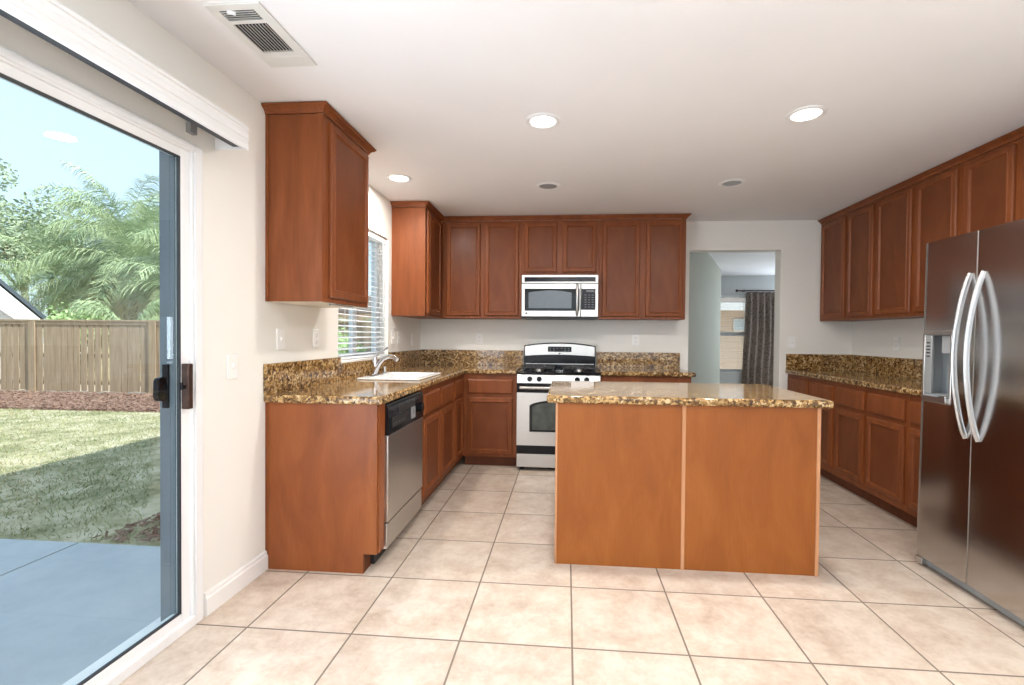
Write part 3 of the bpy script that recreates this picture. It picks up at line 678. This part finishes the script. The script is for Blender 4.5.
# ------------------------------------------------------------------ microwave
mw = thing('microwave_oven', 'stainless steel over-the-range microwave mounted above the stove', 'microwave', (-.0725, YB-.002, 1.412))
hw = .371; F = -.385; H = .424
MB().box(-hw, hw, F, 0, .010, H).build('body', M_blackm, mw)
xm = .203
dm = MB().box(-hw, xm-.0015, F-.028, F-.001, .018, .340).build('door', M_steelx, mw, bevel=.004)
MB().box(-hw+.032, xm-.012, F-.034, F-.0285, .075, .288).build('door_glass', M_blackglass, dm, bevel=.006)
ar = [(-.300+.415*k/12, .252+.020*math.sin(PI*k/12)) for k in range(13)]
MB().prism(ar[::-1] + [(-.300, .100), (.115, .100)], F-.0358, F-.0343, 'y').build('mesh_window', M_mwglass, dm)
MB().tube([(.168, F-.030, .335), (.168, F-.062, .318), (.168, F-.078, .25), (.168, F-.080, .19), (.168, F-.078, .12), (.168, F-.062, .052), (.168, F-.030, .036)], [.011,.013,.014,.014,.014,.013,.011], 12).build('handle', M_handle, dm, smooth=True)
MB().cyl((-.322, F-.0285, .050), (-.322, F-.0305, .050), .010).build('emblem', M_blackm, dm)
cpx = MB().box(xm+.0015, hw, F-.028, F-.001, .018, .340).build('control_housing', M_steelx, mw, bevel=.004)
MB().box(xm+.004, hw-.028, F-.033, F-.0285, .086, .288).build('keypad', M_black, cpx, bevel=.003)
MB().box(xm+.050, hw-.042, F-.0345, F-.0332, .258, .276).build('clock_display', M_glyph, cpx)
for r in range(6):
    for c in range(3): MB().box(xm+.036+.034*c, xm+.055+.034*c, F-.0342, F-.0332, .110+.023*r, .116+.023*r).build('key_mark', M_glyph, cpx)
vs_ = MB().box(-hw, hw, F-.020, F-.001, .343, H).build('vent_strip', M_steelx, mw, bevel=.003)
vg = MB().box(-hw+.028, hw-.028, F-.0235, F-.0205, .358, .402)
for k in range(4): vg.box(-hw+.03, hw-.03, F-.027, F-.0236, .363+.010*k, .367+.010*k)
vg.build('vent_grille', M_black, vs_)
MB().box(-hw+.004, hw-.004, F-.010, -.01, 0, .010).build('underside', M_blackm, mw)

# ------------------------------------------------------------------ fridge (built in world coords, faces -x)
FA, FB_, FS = 2.760, 1.834, 2.421            # far edge, near edge, split
FXF = 1.936
rf = thing('refrigerator', 'large stainless steel side-by-side refrigerator on the right', 'refrigerator', (2.05, (FA+FB_)/2, 0))
MB().box(2.035, 2.80, FB_+.004, FA-.004, .045, 1.748).build('cabinet_body', M_greymetal, rf, world=True, bevel=.004)
def fdoor(y0, y1, hole=None, name='door', s_out=1):
    """bowed door slab; y0<y1, front face bulges towards -x"""
    z0, z1 = .060, 1.768; xb_ = 2.030
    ys_ = [y0 + (y1-y0)*k/18 for k in range(19)]; zs = [z0, z1]
    if hole:
        ys_ = sorted([y for y in ys_ if abs(y-hole[0]) > .008 and abs(y-hole[1]) > .008] + [hole[0], hole[1]])
        zs = [z0, hole[2], hole[3], z1]
    def X(y):
        u = (y-y0)/(y1-y0)*2-1
        return FXF + .004*u*u + .009*(max(0, s_out*u-.96)/.04)**2
    mb = MB()
    for i in range(len(ys_)-1):
        ya, yb = ys_[i], ys_[i+1]
        for j in range(len(zs)-1):
            if hole and j == 1 and ya >= hole[0]-1e-6 and yb <= hole[1]+1e-6: continue
            mb.add([(X(ya),ya,zs[j]),(X(yb),yb,zs[j]),(X(yb),yb,zs[j+1]),(X(ya),ya,zs[j+1])], [(0,1,2,3)])
        for z in (z0, z1): mb.add([(X(ya),ya,z),(X(yb),yb,z),(xb_,yb,z),(xb_,ya,z)], [(0,1,2,3)])
    for y in (y0, y1):
        for j in range(len(zs)-1): mb.add([(X(y),y,zs[j]),(xb_,y,zs[j]),(xb_,y,zs[j+1]),(X(y),y,zs[j+1])], [(0,1,2,3)])
    mb.add([(xb_,y0,z0),(xb_,y1,z0),(xb_,y1,z1),(xb_,y0,z1)], [(0,1,2,3)])
    o = mb.build(name, M_fridge, rf, world=True, smooth=True, angle=30)
    return o
H0, H1, HZ0, HZ1 = 2.558, 2.724, .940, 1.270
fz_ = fdoor(FS+.004, FA, (H0, H1, HZ0, HZ1), 'freezer_door'); fr_ = fdoor(FB_, FS-.004, None, 'fridge_door', -1)
for d_, ya, yb in ((fz_, FS+.0012, FS+.0038), (fr_, FS-.0038, FS-.0018)):
    MB().box(FXF+.006, 2.028, ya, yb, .062, 1.766).build('door_edge', M_steel, d_, world=True)
cav = MB(); xd = 2.026
cav.box(xd-.004, xd, H0, H1, HZ0, HZ1); cav.box(FXF+.002, xd-.004, H0, H0+.004, HZ0, HZ1); cav.box(FXF+.002, xd-.004, H1-.004, H1, HZ0, HZ1)
cav.box(FXF+.002, xd-.004, H0+.004, H1-.004, HZ1-.004, HZ1); cav.box(FXF+.002, xd-.004, H0+.004, H1-.004, HZ0, HZ0+.014)
dp = cav.build('dispenser_recess', M_disp_grey, fz_, world=True)
df = MB(); b0 = .012
df.box(FXF-.004, FXF+.004, H0-b0, H1+b0, HZ1, HZ1+.02); df.box(FXF-.004, FXF+.004, H0-b0, H1+b0, HZ0-.032, HZ0); df.box(FXF-.004, FXF+.004, H0-b0, H0, HZ0, HZ1); df.box(FXF-.004, FXF+.004, H1, H1+b0, HZ0, HZ1)
df.build('dispenser_frame', M_steel, fz_, world=True, bevel=.003)
MB().box(FXF-.002, FXF+.012, H1-.046, H1-.001, HZ0+.016, HZ1-.006).build('dispenser_controls', M_greymetal, dp, world=True, bevel=.002)
for k in range(5): MB().box(FXF-.0035, FXF-.0022, H1-.036, H1-.012, 1.15+.018*k, 1.156+.018*k).build('control_mark', M_black, dp, world=True)
MB().box(FXF+.010, FXF+.05, H0+.006, H0+.07, HZ1-.10, HZ1-.005).build('nozzle', M_grey, dp, world=True, bevel=.004)
MB().box(FXF-.016, FXF+.010, H0+.002, H0+.045, HZ0-.026, HZ0+.012).build('drip_tray', M_handle, dp, world=True, bevel=.003)
for d_, yh, s_ in ((fz_, FS+.032, 1), (fr_, FS-.040, -1)):
    pts = []
    for k in range(25):
        u = k/24; z = .764 + .80*u; b2 = math.sin(PI*u)**.75
        pts.append((FXF+.004-.066*b2, yh, z))
    mb = MB(); m_ = []
    # flattened bar section
    for i, p_ in enumerate(pts):
        p_ = Vector(p_); d2 = (Vector(pts[min(i+1, 24)])-Vector(pts[max(i-1, 0)])).normalized()
        a_ = Vector((0,1,0)); b2 = d2.cross(a_).normalized()
        m_ += [p_ + a_*.008*math.cos(2*PI*q/12) + b2*.014*math.sin(2*PI*q/12) for q in range(12)]
    mb.add(m_, [(i*12+q, i*12+(q+1) % 12, (i+1)*12+(q+1) % 12, (i+1)*12+q) for i in range(24) for q in range(12)] + [tuple(range(12))[::-1], tuple(range(288, 300))])
    mb.build('door_handle', M_handle, d_, world=True, smooth=True)
MB().box(1.970, 2.06, FB_+.005, FA-.005, .012, .058).build('base_grille', M_greymetal, rf, world=True, bevel=.003)
for yy in (FB_+.07, FA-.07):
    MB().cyl((2.10, yy, .0008), (2.10, yy, .045), .02).build('foot', M_blackm, rf, world=True); MB().cyl((2.70, yy, .0075), (2.70, yy, .045), .02).build('foot', M_blackm, rf, world=True)
MB().box(1.942, 2.05, FA-.05, FA-.004, .012, .050).build('hinge_cover', M_steel, rf, world=True, bevel=.004)

rf.rotation_euler = (0, .011, 0)              # front feet screwed out: leans back a little
# ------------------------------------------------------------------ wall plates
def plate(side, a, z, kind, label, group='wall plates'):
    names = {'switch': 'light_switch', 'outlet': 'wall_outlet'}
    loc = {'left': (XL, a, z), 'back': (a, YB, z), 'right': (XR, a, z)}[side]
    rz = {'left': PI/2, 'back': 0, 'right': -PI/2}[side]
    t = thing(names[kind], label, 'light switch' if kind == 'switch' else 'wall outlet', loc, rz, group)
    MB().box(-.036, .036, -.007, 0, -.058, .058).build('cover_plate', M_plate, t, bevel=.003)
    if kind == 'switch':
        MB().prism([(-.007, -.012), (-.017, .002), (-.015, .010), (-.007, .012)], -.005, .005, 'x').build('toggle', M_plate, t)
        MB().box(-.007, .007, -.0078, -.0070, -.016, .016).build('toggle_surround', M_plate, t)
    else:
        for s in (-1, 1):
            s_ = MB().cyl((0, -.007, s*.021), (0, -.0095, s*.021), .0165, n=20).build('socket', M_plate, t)
            sl = MB().box(-.0075, -.0055, -.0100, -.0094, s*.021-.002, s*.021+.007); sl.box(.0055, .0075, -.0100, -.0094, s*.021-.002, s*.021+.007); sl.cyl((0, -.0094, s*.021-.008), (0, -.0100, s*.021-.008), .0025, n=10)
            sl.build('slots', M_slot, s_)
    return t
plate('left', 2.09, 1.087, 'switch', 'white light switch between the sliding door and the left counter')
plate('left', 2.465, 1.213, 'switch', 'white light switch above the left counter end, nearest the camera')
plate('left', 2.83, 1.215, 'outlet', 'white outlet on the left wall just before the sink window')
plate('left', 4.14, 1.217, 'switch', 'white light switch just beyond the sink window')
plate('left', 4.285, 1.217, 'switch', 'white light switch second past the sink window')
plate('left', 4.68, 1.195, 'outlet', 'white outlet on the left wall nearest the back corner')
plate('back', -.932, 1.204, 'outlet', 'white outlet on the back wall left of the stove')
plate('back', .715, 1.208, 'outlet', 'white outlet on the back wall right of the stove')
plate('back', 2.275, 1.198, 'switch', 'white light switch on the back wall between doorway and right cabinets')
plate('right', 4.31, 1.20, 'outlet', 'white outlet on the right wall above the granite backsplash')

# ------------------------------------------------------------------ recessed lights, vent
def can(x, y, lit, label, power=15):
    t = thing('recessed_light', label, 'ceiling light', (x, y, ZC), 0, 'recessed ceiling lights')
    MB().lathe([(.070,-.001),(.072,-.007),(.084,-.008),(.096,-.003),(.097,0),(.070,0),(.070,-.001)], (0,0,0), 36).build('trim_ring', M_white, t, smooth=True)
    if lit:
        MB().lathe([(0,-.004),(.050,-.004),(.0695,-.002),(.0695,-.0005),(0,-.0005)], (0,0,0), 36).build('lamp_lens', M_lens, t, smooth=True)
        d = bpy.data.lights.new('can_light', 'AREA'); d.shape = 'DISK'; d.size = .13; d.energy = power; d.color = (1,.955,.89)
        o = bpy.data.objects.new('can_light', d); C.objects.link(o); o.location = (x, y, ZC-.014)
    else:
        MB().lathe([(0,-.009),(.030,-.009),(.058,-.005),(.0695,-.002),(.0695,-.0005),(0,-.0005)], (0,0,0), 36).build('lamp_lens', M_lensoff, t, smooth=True)
can(-.143, 2.607, True, 'lit round recessed ceiling light above the left end of the island')
can(1.252, 2.614, True, 'lit round recessed ceiling light above the right end of the island')
can(-1.281, 3.483, True, 'lit round recessed ceiling light above the sink')
can(-.16, 3.735, False, 'unlit grey recessed ceiling light in front of the microwave')
can(1.255, 3.741, False, 'unlit grey recessed ceiling light in front of the doorway')
can(1.255, .9, True, 'added unseen recessed ceiling light near the camera on the right', 7)  # this and the next are out of view, added to light the room
can(-.143, .3, True, 'added unseen recessed ceiling light near the camera on the left', 7)
vt = thing('ceiling_vent', 'off-white ceiling air vent with slats over a dark plate near the sliding door', 'air vent', (-1.215, 1.80, ZC))
vf = cells([-1.320, -1.285, -1.150, -1.108], [1.605, 1.638, 1.692, 1.712, 1.889, 1.915, 1.965, 1.998], lambda i, j: not (i == 1 and j in (1, 3)), ZC-.008, ZC-.0005)
vf.build('vent_frame', M_vent, vt, world=True, bevel=.002)
MB().box(-1.285, -1.150, 1.638, 1.889, ZC-.0008, ZC-.0002).build('duct_shade_plate', M_ventdark, vt, world=True)  # black plate stands in for the shade up inside the duct
s1 = MB()
for k in range(5): s1.mbox(Matrix.Translation((-1.2175, 1.643+.011*k, ZC-.009)) @ Matrix.Rotation(1.15, 4, 'X'), .067, .0030, .0005)
s1.build('slats', M_vent, vt, world=True)
s1 = MB()
for k in range(10): s1.mbox(Matrix.Translation((-1.279+.0137*k, 1.8005, ZC-.009)) @ Matrix.Rotation(1.2, 4, 'Y'), .0030, .088, .0005)
s1.build('slats', M_vent, vt, world=True)
MB().box(-1.275, -1.130, 1.920, 1.955, ZC-.011, ZC-.0085).build('damper_plate', M_vent, vt, world=True, bevel=.001)
MB().mbox(Matrix.Translation((-1.235, 1.636, ZC-.016)) @ Matrix.Rotation(.5, 4, 'Z'), .014, .003, .006).build('damper_lever', M_white, vt, world=True)

# ------------------------------------------------------------------ valance of the vertical blind
va = thing('blind_valance', 'long white valance and headrail above the sliding door', 'blind valance', (XL+.08, 1.0, 2.06))
VX = XL+.150; VE = 1.995
bp = [(VX-.010, 2.062), (VX+.004, 2.062), (VX+.004, 2.085), (VX+.001, 2.089), (VX+.001, 2.105), (VX+.004, 2.109), (VX+.004, 2.130), (VX+.001, 2.134), (VX+.001, 2.150), (VX+.006, 2.154), (VX+.006, 2.166), (VX-.010, 2.166)]
MB().prism(bp, -.45, VE, 'y').build('valance_board', M_white, va, world=True, bevel=.001)
MB().box(XL+.001, VX-.0105, VE-.010, VE, 2.064, 2.170).build('end_return', M_white, va, world=True, bevel=.001)
hr = MB().box(VX-.062, VX-.0125, -.44, VE-.012, 2.075, 2.115).build('headrail', M_gasket, va, world=True)
MB().box(XL+.001, VX-.011, -.44, VE-.012, 2.150, 2.164).build('dust_cover', M_white, va, world=True)
MB().box(XL+.001, XL+.022, 1.825, 1.860, 2.075, 2.112).build('wall_bracket', M_greymetal, va, world=True)

# ------------------------------------------------------------------ venetian blinds
def blind(name, label, cx_, cy_, along, half, z0, z1, pitch, tilt, depth=.045, group='venetian blinds'):
    t = thing(name, label, 'window blind', (cx_, cy_, z0), 0 if along == 'x' else PI/2, group)
    MB().box(-half, half, -.026, .026, z1-z0-.045, z1-z0).build('headrail', M_slat, t, bevel=.002)
    s = MB(); n = int((z1-z0-.07)/pitch)
    for k in range(n):
        z = .035 + pitch*k
        pr = [(-depth/2, 0), (-depth/4, .0025), (0, .0035), (depth/4, .0025), (depth/2, 0), (depth/2, -.0012), (depth/4, .0013), (0, .0023), (-depth/4, .0013), (-depth/2, -.0012)]
        ct, st = math.cos(tilt), math.sin(tilt)
        s.prism([(a*ct-b*st, a*st+b*ct+z) for a, b in pr], -half+.004, half-.004, 'x')
    s.build('slats', M_slat, t)
    MB().box(-half+.003, half-.003, -.022, .022, 0, .016).build('bottom_rail', M_slat, t, bevel=.002)
    c = MB()
    for xx in (-half*.72, half*.72):
        for yy in (-.024, .024): c.cyl((xx, yy, .016), (xx, yy, z1-z0-.045), .0012, n=6)
    c.build('ladder_cords', M_slat, t)
    MB().cyl((half*.8, -.032, .30), (half*.8, -.032, z1-z0-.04), .004, n=8).build('tilt_wand', M_slat, t)
blind('venetian_blind', 'white venetian blind in the window above the sink', XL-.040, (WY0+WY1)/2, 'y', (WY1-WY0)/2-.006, WZ0+.016, WZ1-.004, .042, .22)
blind('venetian_blind', 'open white blind in the window beyond the doorway', (FX0+FX1)/2, F2+.030, 'x', (FX1-FX0)/2-.006, FZ0+.004, FZ1-.004, .048, .05)

# ------------------------------------------------------------------ curtain beyond the doorway
cu = MB(); nx, nz = 90, 14; x0, x1 = 3.40, 4.10; vsx = []
for j in range(nz+1):
    z = .02 + 2.09*j/nz; sp = 1 + .10*(1-j/nz)
    for i in range(nx+1):
        u = i/nx; x = x0 - .06*(1-j/nz) + (x1-x0)*sp*u
        vsx.append((x, F2-.085 + .036*math.sin(u*PI*2*6 + .4*math.sin(j*.5)) + .010*math.sin(u*41+j*.3), z))
cu.add(vsx, [(j*(nx+1)+i, j*(nx+1)+i+1, (j+1)*(nx+1)+i+1, (j+1)*(nx+1)+i) for j in range(nz) for i in range(nx)])
co = cu.build('curtain', M_curtain, smooth=True, angle=80); tag(co, 'grey-brown patterned curtain hanging beyond the doorway', 'curtain')
so = co.modifiers.new('thick', 'SOLIDIFY'); so.thickness = .003
cr_ = thing('curtain_rod', 'dark curtain rod above the patterned curtain', 'curtain rod', (3.8, F2-.09, 2.13))
MB().cyl((3.26, F2-.09, 2.135), (4.3, F2-.09, 2.135), .013).build('rod', M_bronze, cr_, world=True)
fo = MB().lathe([(0,0),(.012,.004),(.012,.016),(.028,.03),(.028,.045),(.012,.06),(0,.064)]).build('finial', M_bronze, cr_, smooth=True)
fo.location = (3.265-3.8, 0, .005); fo.rotation_euler = (0, -PI/2, 0)
MB().box(3.36, 3.375, F2-.10, F2-.001, 2.118, 2.150).build('rod_bracket', M_bronze, cr_, world=True)

# ------------------------------------------------------------------ outside
GZ = -.12
struct('ground_patio', MB().box(-3.13, XL-TW-.001, -4, 2.765, GZ-.1, GZ), M_conc, 'pale concrete patio slab beside the house')
struct('ground_patio', MB().box(-7.2, -3.142, -4, 2.765, GZ-.1, GZ), M_conc, 'second concrete patio slab beyond the control joint')
struct('ground_joint', MB().box(-3.142, -3.13, -4, 2.765, GZ-.1, GZ-.012), M_grey, 'control joint in the patio')
struct('lawn_ground', MB().box(-40, XL-TW-.001, 2.766, 7.45, GZ-.1, GZ-.01), M_grass, 'dry lawn of the back yard')
struct('lawn_ground', MB().box(-40, -7.201, -4, 2.765, GZ-.1, GZ-.01), M_grass, 'lawn beside the patio')
struct('planting_ground', MB().box(-40, 12, 7.451, 9.58, GZ-.1, GZ-.002) if False else MB().box(-40, XL-TW-.001, 7.451, 9.60, GZ-.1, GZ), M_mulchb, 'mulch bed along the fence')
struct('ground_beyond', MB().box(-60, 30, 9.601, 60, GZ-.12, GZ-.05), M_stucco, 'ground beyond the fence')
mc = MB()
def chip(x, y, s):
    m = Matrix.Translation((x, y, GZ+.008+random.random()*.02)) @ Matrix.Rotation(random.random()*6.28, 4, 'Z') @ Matrix.Rotation(random.uniform(-.6,.6), 4, 'X') @ Matrix.Rotation(random.uniform(-.5,.5), 4, 'Y')
    mc.mbox(m, s*random.uniform(.6,1.3), s*random.uniform(.2,.4), s*.12)
for k in range(6500): chip(-6.5-7*random.random()**.9, random.uniform(7.47, 9.5)-.0, random.uniform(.02,.045))
for k in range(900):
    u = random.random(); y = 2.80+u*1.1; chip(random.uniform(-3.1+.25*u, -1.9), y, random.uniform(.015,.03))
tag(mc.build('bark_mulch', M_chip), 'reddish bark mulch in front of the wooden fence', 'mulch', kind='stuff')
gb = MB()
for k in range(26000):
    y = 2.80+4.63*random.random(); x = -2.0-.9*(y-2)-random.random()*6.2
    if x < -11.5: continue
    a_ = random.random()*6.28; h_ = random.uniform(.015,.045); l = random.uniform(-.02,.02); wv_ = .004
    dx, dy = math.cos(a_)*wv_, math.sin(a_)*wv_
    gb.add([(x-dx,y-dy,GZ-.01),(x+dx,y+dy,GZ-.01),(x+dy*6+l,y-dx*6+l,GZ-.01+h_)], [(0,1,2)])
def fast_build(mb, name, mat, parent=None):
    me = bpy.data.meshes.new(name); me.from_pydata(mb.v, [], mb.f); me.materials.append(mat)
    o = bpy.data.objects.new(name, me); C.objects.link(o); o.parent = parent; return o
tag(fast_build(gb, 'grass', M_blade), 'short patchy grass blades of the lawn', 'grass', kind='stuff')

# wooden fence
FY = 9.63
fe = thing('wooden_fence', 'weathered brown wooden plank fence across the back of the yard', 'fence', (-10, FY, GZ))
bd = MB(); x = -19.0; ftop = 1.47
while x < -1.9:
    wdt = random.uniform(.133, .142); gap = random.choice([.002, .006, .014, .026, .034])
    bd.box(x, x+wdt, FY, FY+.018, GZ+.01+random.uniform(0,.03), ftop+random.uniform(-.01,.0)); x += wdt+gap
bd.build('boards', M_fence, fe, world=True)
for z in (.05, .66, 1.33): MB().box(-19, -1.9, FY+.019, FY+.058, z, z+.088).build('rail', M_fence, fe, world=True)
MB().box(-19, -1.9, FY-.035, FY+.075, 1.470, 1.510).build('cap_board', M_fence, fe, world=True, bevel=.004)
MB().box(-19, -1.9, FY-.018, FY-.0005, 1.40, 1.469).build('trim_board', M_fence, fe, world=True)
for px in (-18.9, -16.6, -14.2, -12.02, -9.10, -6.6, -4.2, -2.0):
    MB().box(px-.085, px+.085, FY-.038, FY-.019, GZ, 1.468).build('post', M_fence, fe, world=True, bevel=.004)

# neighbour house at the left with gable
nb = thing('neighbour_house', 'white neighbour house with dark sloping roof edge behind the fence', 'house', (-14.33, 11.6, GZ), math.asin(.783))
MB().prism([(-5.6, 0), (-.42, 0), (-.42, 1.70), (-3.0, 4.1), (-5.6, 1.70)], .30, 6, 'y').build('wall', M_stuccow, nb)
MB().prism([(.10, 1.70), (-3.0, 5.30), (-3.0, 5.42), (.16, 1.76)], -.05, 6.2, 'y').build('roof', M_fascia, nb)
MB().prism([(-6.1, 1.70), (-3.0, 5.30), (-3.0, 5.42), (-6.16, 1.76)], -.05, 6.2, 'y').build('roof', M_fascia, nb)
MB().prism([(-.42, 1.68), (.06, 1.68), (-3.0, 5.22), (-3.0, 4.1)], .0, .299, 'y').build('soffit', M_stuccow, nb)
# tan house seen through the far window
nh = thing('neighbour_house', 'tan neighbour house seen through the far room window', 'house', (5, 15, GZ))
MB().box(-2.6, 12, 14.0, 20, GZ, 2.10).build('wall', M_stucco, nh, world=True)
MB().prism([(13.35, 2.11), (13.35, 2.20), (17, 2.75), (20.6, 2.2), (20.6, 2.11)], -3.0, 12.5, 'x').build('roof', M_roof, nh, world=True)
MB().box(-3.0, 12.5, 13.30, 13.349, 1.98, 2.20).build('eave_board', M_stuccow, nh, world=True)
wn_ = MB().box(4.78, 5.20, 13.95, 13.999, 1.42, 1.78).build('window', M_white, nh, world=True, bevel=.005)
MB().box(4.82, 5.16, 13.94, 13.949, 1.46, 1.74).build('pane', M_glass, wn_, world=True)
# house seen through the sink window
nk = thing('neighbour_house', 'tan neighbour house seen through the blind above the sink', 'house', (-7, 18, GZ))
MB().box(-11.0, -3.9, 17.0, 22, GZ, 2.0).build('wall', M_stucco, nk, world=True)
MB().prism([(16.4, 2.0), (16.4, 2.12), (19.5, 2.9), (22.5, 2.12), (22.5, 2.0)], -11.4, -3.7, 'x').build('roof', M_roof, nk, world=True)
wn_ = MB().box(-9.6, -8.5, 16.95, 16.999, .9, 1.8).build('window', M_white, nk, world=True, bevel=.005)

# vegetation
def palm(label, x, y, h_, nf, fl, tilt_extra=0, dry=0, seed=1, droop=1.0):
    R = random.Random(seed)
    t = thing('palm_tree', label, 'palm tree', (x, y, GZ-.1), 0, 'palm trees beyond the fence')
    pts = [(.12*math.sin(k*.5+seed), .1*math.sin(k*.4), (h_+.1)*k/8) for k in range(9)]
    MB().tube(pts, [.17-.008*k for k in range(9)], 12).build('trunk', M_trunk, t, smooth=True)
    cxp = Vector(pts[-1])
    for grp in range(2):
        mb = MB()
        cnt = nf if grp == 0 else dry
        for k in range(cnt):
            az = R.random()*6.28; el = R.uniform(-.2, 1.35) if grp == 0 else R.uniform(-1.1, -.2)
            L_ = fl*R.uniform(.8, 1.1); p = cxp.copy(); d = Vector((math.cos(az)*math.cos(el), math.sin(az)*math.cos(el), math.sin(el)))
            side = Vector((-math.sin(az), math.cos(az), 0)); n = 30; prev = p.copy()
            for s in range(n):
                u = s/n; d = (d + Vector((0,0,-1))*(.075*droop*(u+.35))).normalized(); p = p + d*L_/n
                a_ = d.cross(side).normalized()*.012
                mb.add([prev-a_, prev+a_, p+a_, p-a_], [(0,1,2,3)]); prev = p.copy()
                if s < 2: continue
                ll = .62*math.sin(PI*(.12+.84*u))**.6*fl/2.6
                for sg in (-1, 1):
                    for rep in range(3):
                        q = p + d*R.uniform(-.5,.5)*L_/n
                        v = (side*sg*R.uniform(.5,.9) + d*.55 + Vector((0,0,R.uniform(-.65,.35)))).normalized()
                        m1 = q + v*ll*.5; m2 = q + v*ll + Vector((0,0,-1))*ll*.38*droop
                        wv = d*.009
                        mb.add([q-wv, q+wv, m1+wv, m1-wv, m2], [(0,1,2,3),(3,2,4)])
        if cnt: fast_build(mb, 'fronds' if grp == 0 else 'dry_fronds', M_palm if grp == 0 else M_palmy, t)
    return t
palm('tall feathery palm directly behind the middle of the fence', -16.3, 16.4, 3.9, 34, 3.3, dry=7, seed=3)
palm('palm with yellowing fronds right of the tall palm, beside the door frame', -13.2, 15.4, 2.6, 26, 2.7, dry=14, seed=5)
palm('low bushy palm rising just over the fence at the centre', -13.0, 12.9, 1.3, 16, 1.9, dry=26, seed=9)
palm('drooping palm between the neighbour house and the tall palm', -20.0, 18.6, 3.4, 30, 3.1, dry=14, seed=12)
palm('palm further back on the left above the white house', -23.5, 19.6, 3.8, 26, 3.2, dry=4, seed=21)
palm('tall palm with its crown above all others, right of the white house', -17.8, 17.6, 5.0, 34, 3.2, dry=5, seed=61)
palm('tall palm reaching above the fence next to the door frame', -13.9, 16.4, 4.0, 30, 2.8, dry=5, seed=72)
palm('feathery palm with upright crown above the centre of the fence', -17.6, 20.0, 5.2, 30, 3.0, dry=3, seed=41)
palm('pale green palm filling the gap above the fence at the door frame', -12.7, 18.6, 3.2, 26, 2.8, dry=14, seed=52)
palm('small palm seen through the blind above the sink', -5.2, 11.0, .9, 16, 1.8, dry=0, seed=31)
def crown(name, label, x, y, z, rx, rz_, nl, mat, ls, seed, stems=True, group=None, cat='tree'):
    R = random.Random(seed); t = thing(name, label, cat, (x, y, GZ-.1), 0, group); mb = MB()
    cl = [(Vector((R.gauss(0,.45)*rx, R.gauss(0,.45)*rx, z+R.gauss(0,.45)*rz_)), R.uniform(.25,.55)*rx) for _ in range(26)]
    for k in range(nl):
        c, r = R.choice(cl); v = Vector((R.gauss(0,1), R.gauss(0,1), R.gauss(0,1))).normalized()*r*R.random()**.4; p = c+v
        a_ = Vector((R.gauss(0,1), R.gauss(0,1), R.gauss(0,.6))).normalized(); b2 = a_.orthogonal().normalized()
        s = ls*R.uniform(.6,1.3); mb.add([p-a_*s, p+b2*s*.45, p+a_*s, p-b2*s*.45], [(0,1,2,3)])
    fast_build(mb, 'foliage', mat, t)
    st = MB(); st.tube([(0,0,0),(.1,0,z*.4),(0,.1,z*.8)], [.16*rx/2+.02,.12*rx/2+.015,.05*rx/2+.01], 8)
    for c, r in cl[:12]: st.tube([(0,.05,z*.55), tuple(c*.6+Vector((0,0,z*.3))), tuple(c)], [.045,.03,.012], 6)
    st.build('trunk', M_trunk, t, smooth=True)
crown('broadleaf_tree', 'grey-green broadleaf tree at the far left behind the white house', -26.5, 20.8, 6.0, 2.6, 1.8, 8500, M_leaf, .10, 4)
crown('broadleaf_tree', 'darker leafy tree filling the gap behind the palms', -19.5, 21.5, 3.6, 4.2, 1.4, 9000, M_leaf, .11, 8)
crown('broadleaf_tree', 'leafy tree right of the palms near the door frame', -14.8, 20.0, 2.8, 2.6, 1.0, 5000, M_leaf, .10, 14)
crown('leafy_shrub', 'bright green shrub peeking over the fence beside the white house', -14.2, 12.6, 1.6, .9, .30, 2600, M_leaf2, .06, 15, cat='shrub')
crown('leafy_shrub', 'green shrub seen through the blind above the sink', -4.55, 8.95, .95, .55, .5, 2600, M_leaf2, .05, 16, cat='shrub')
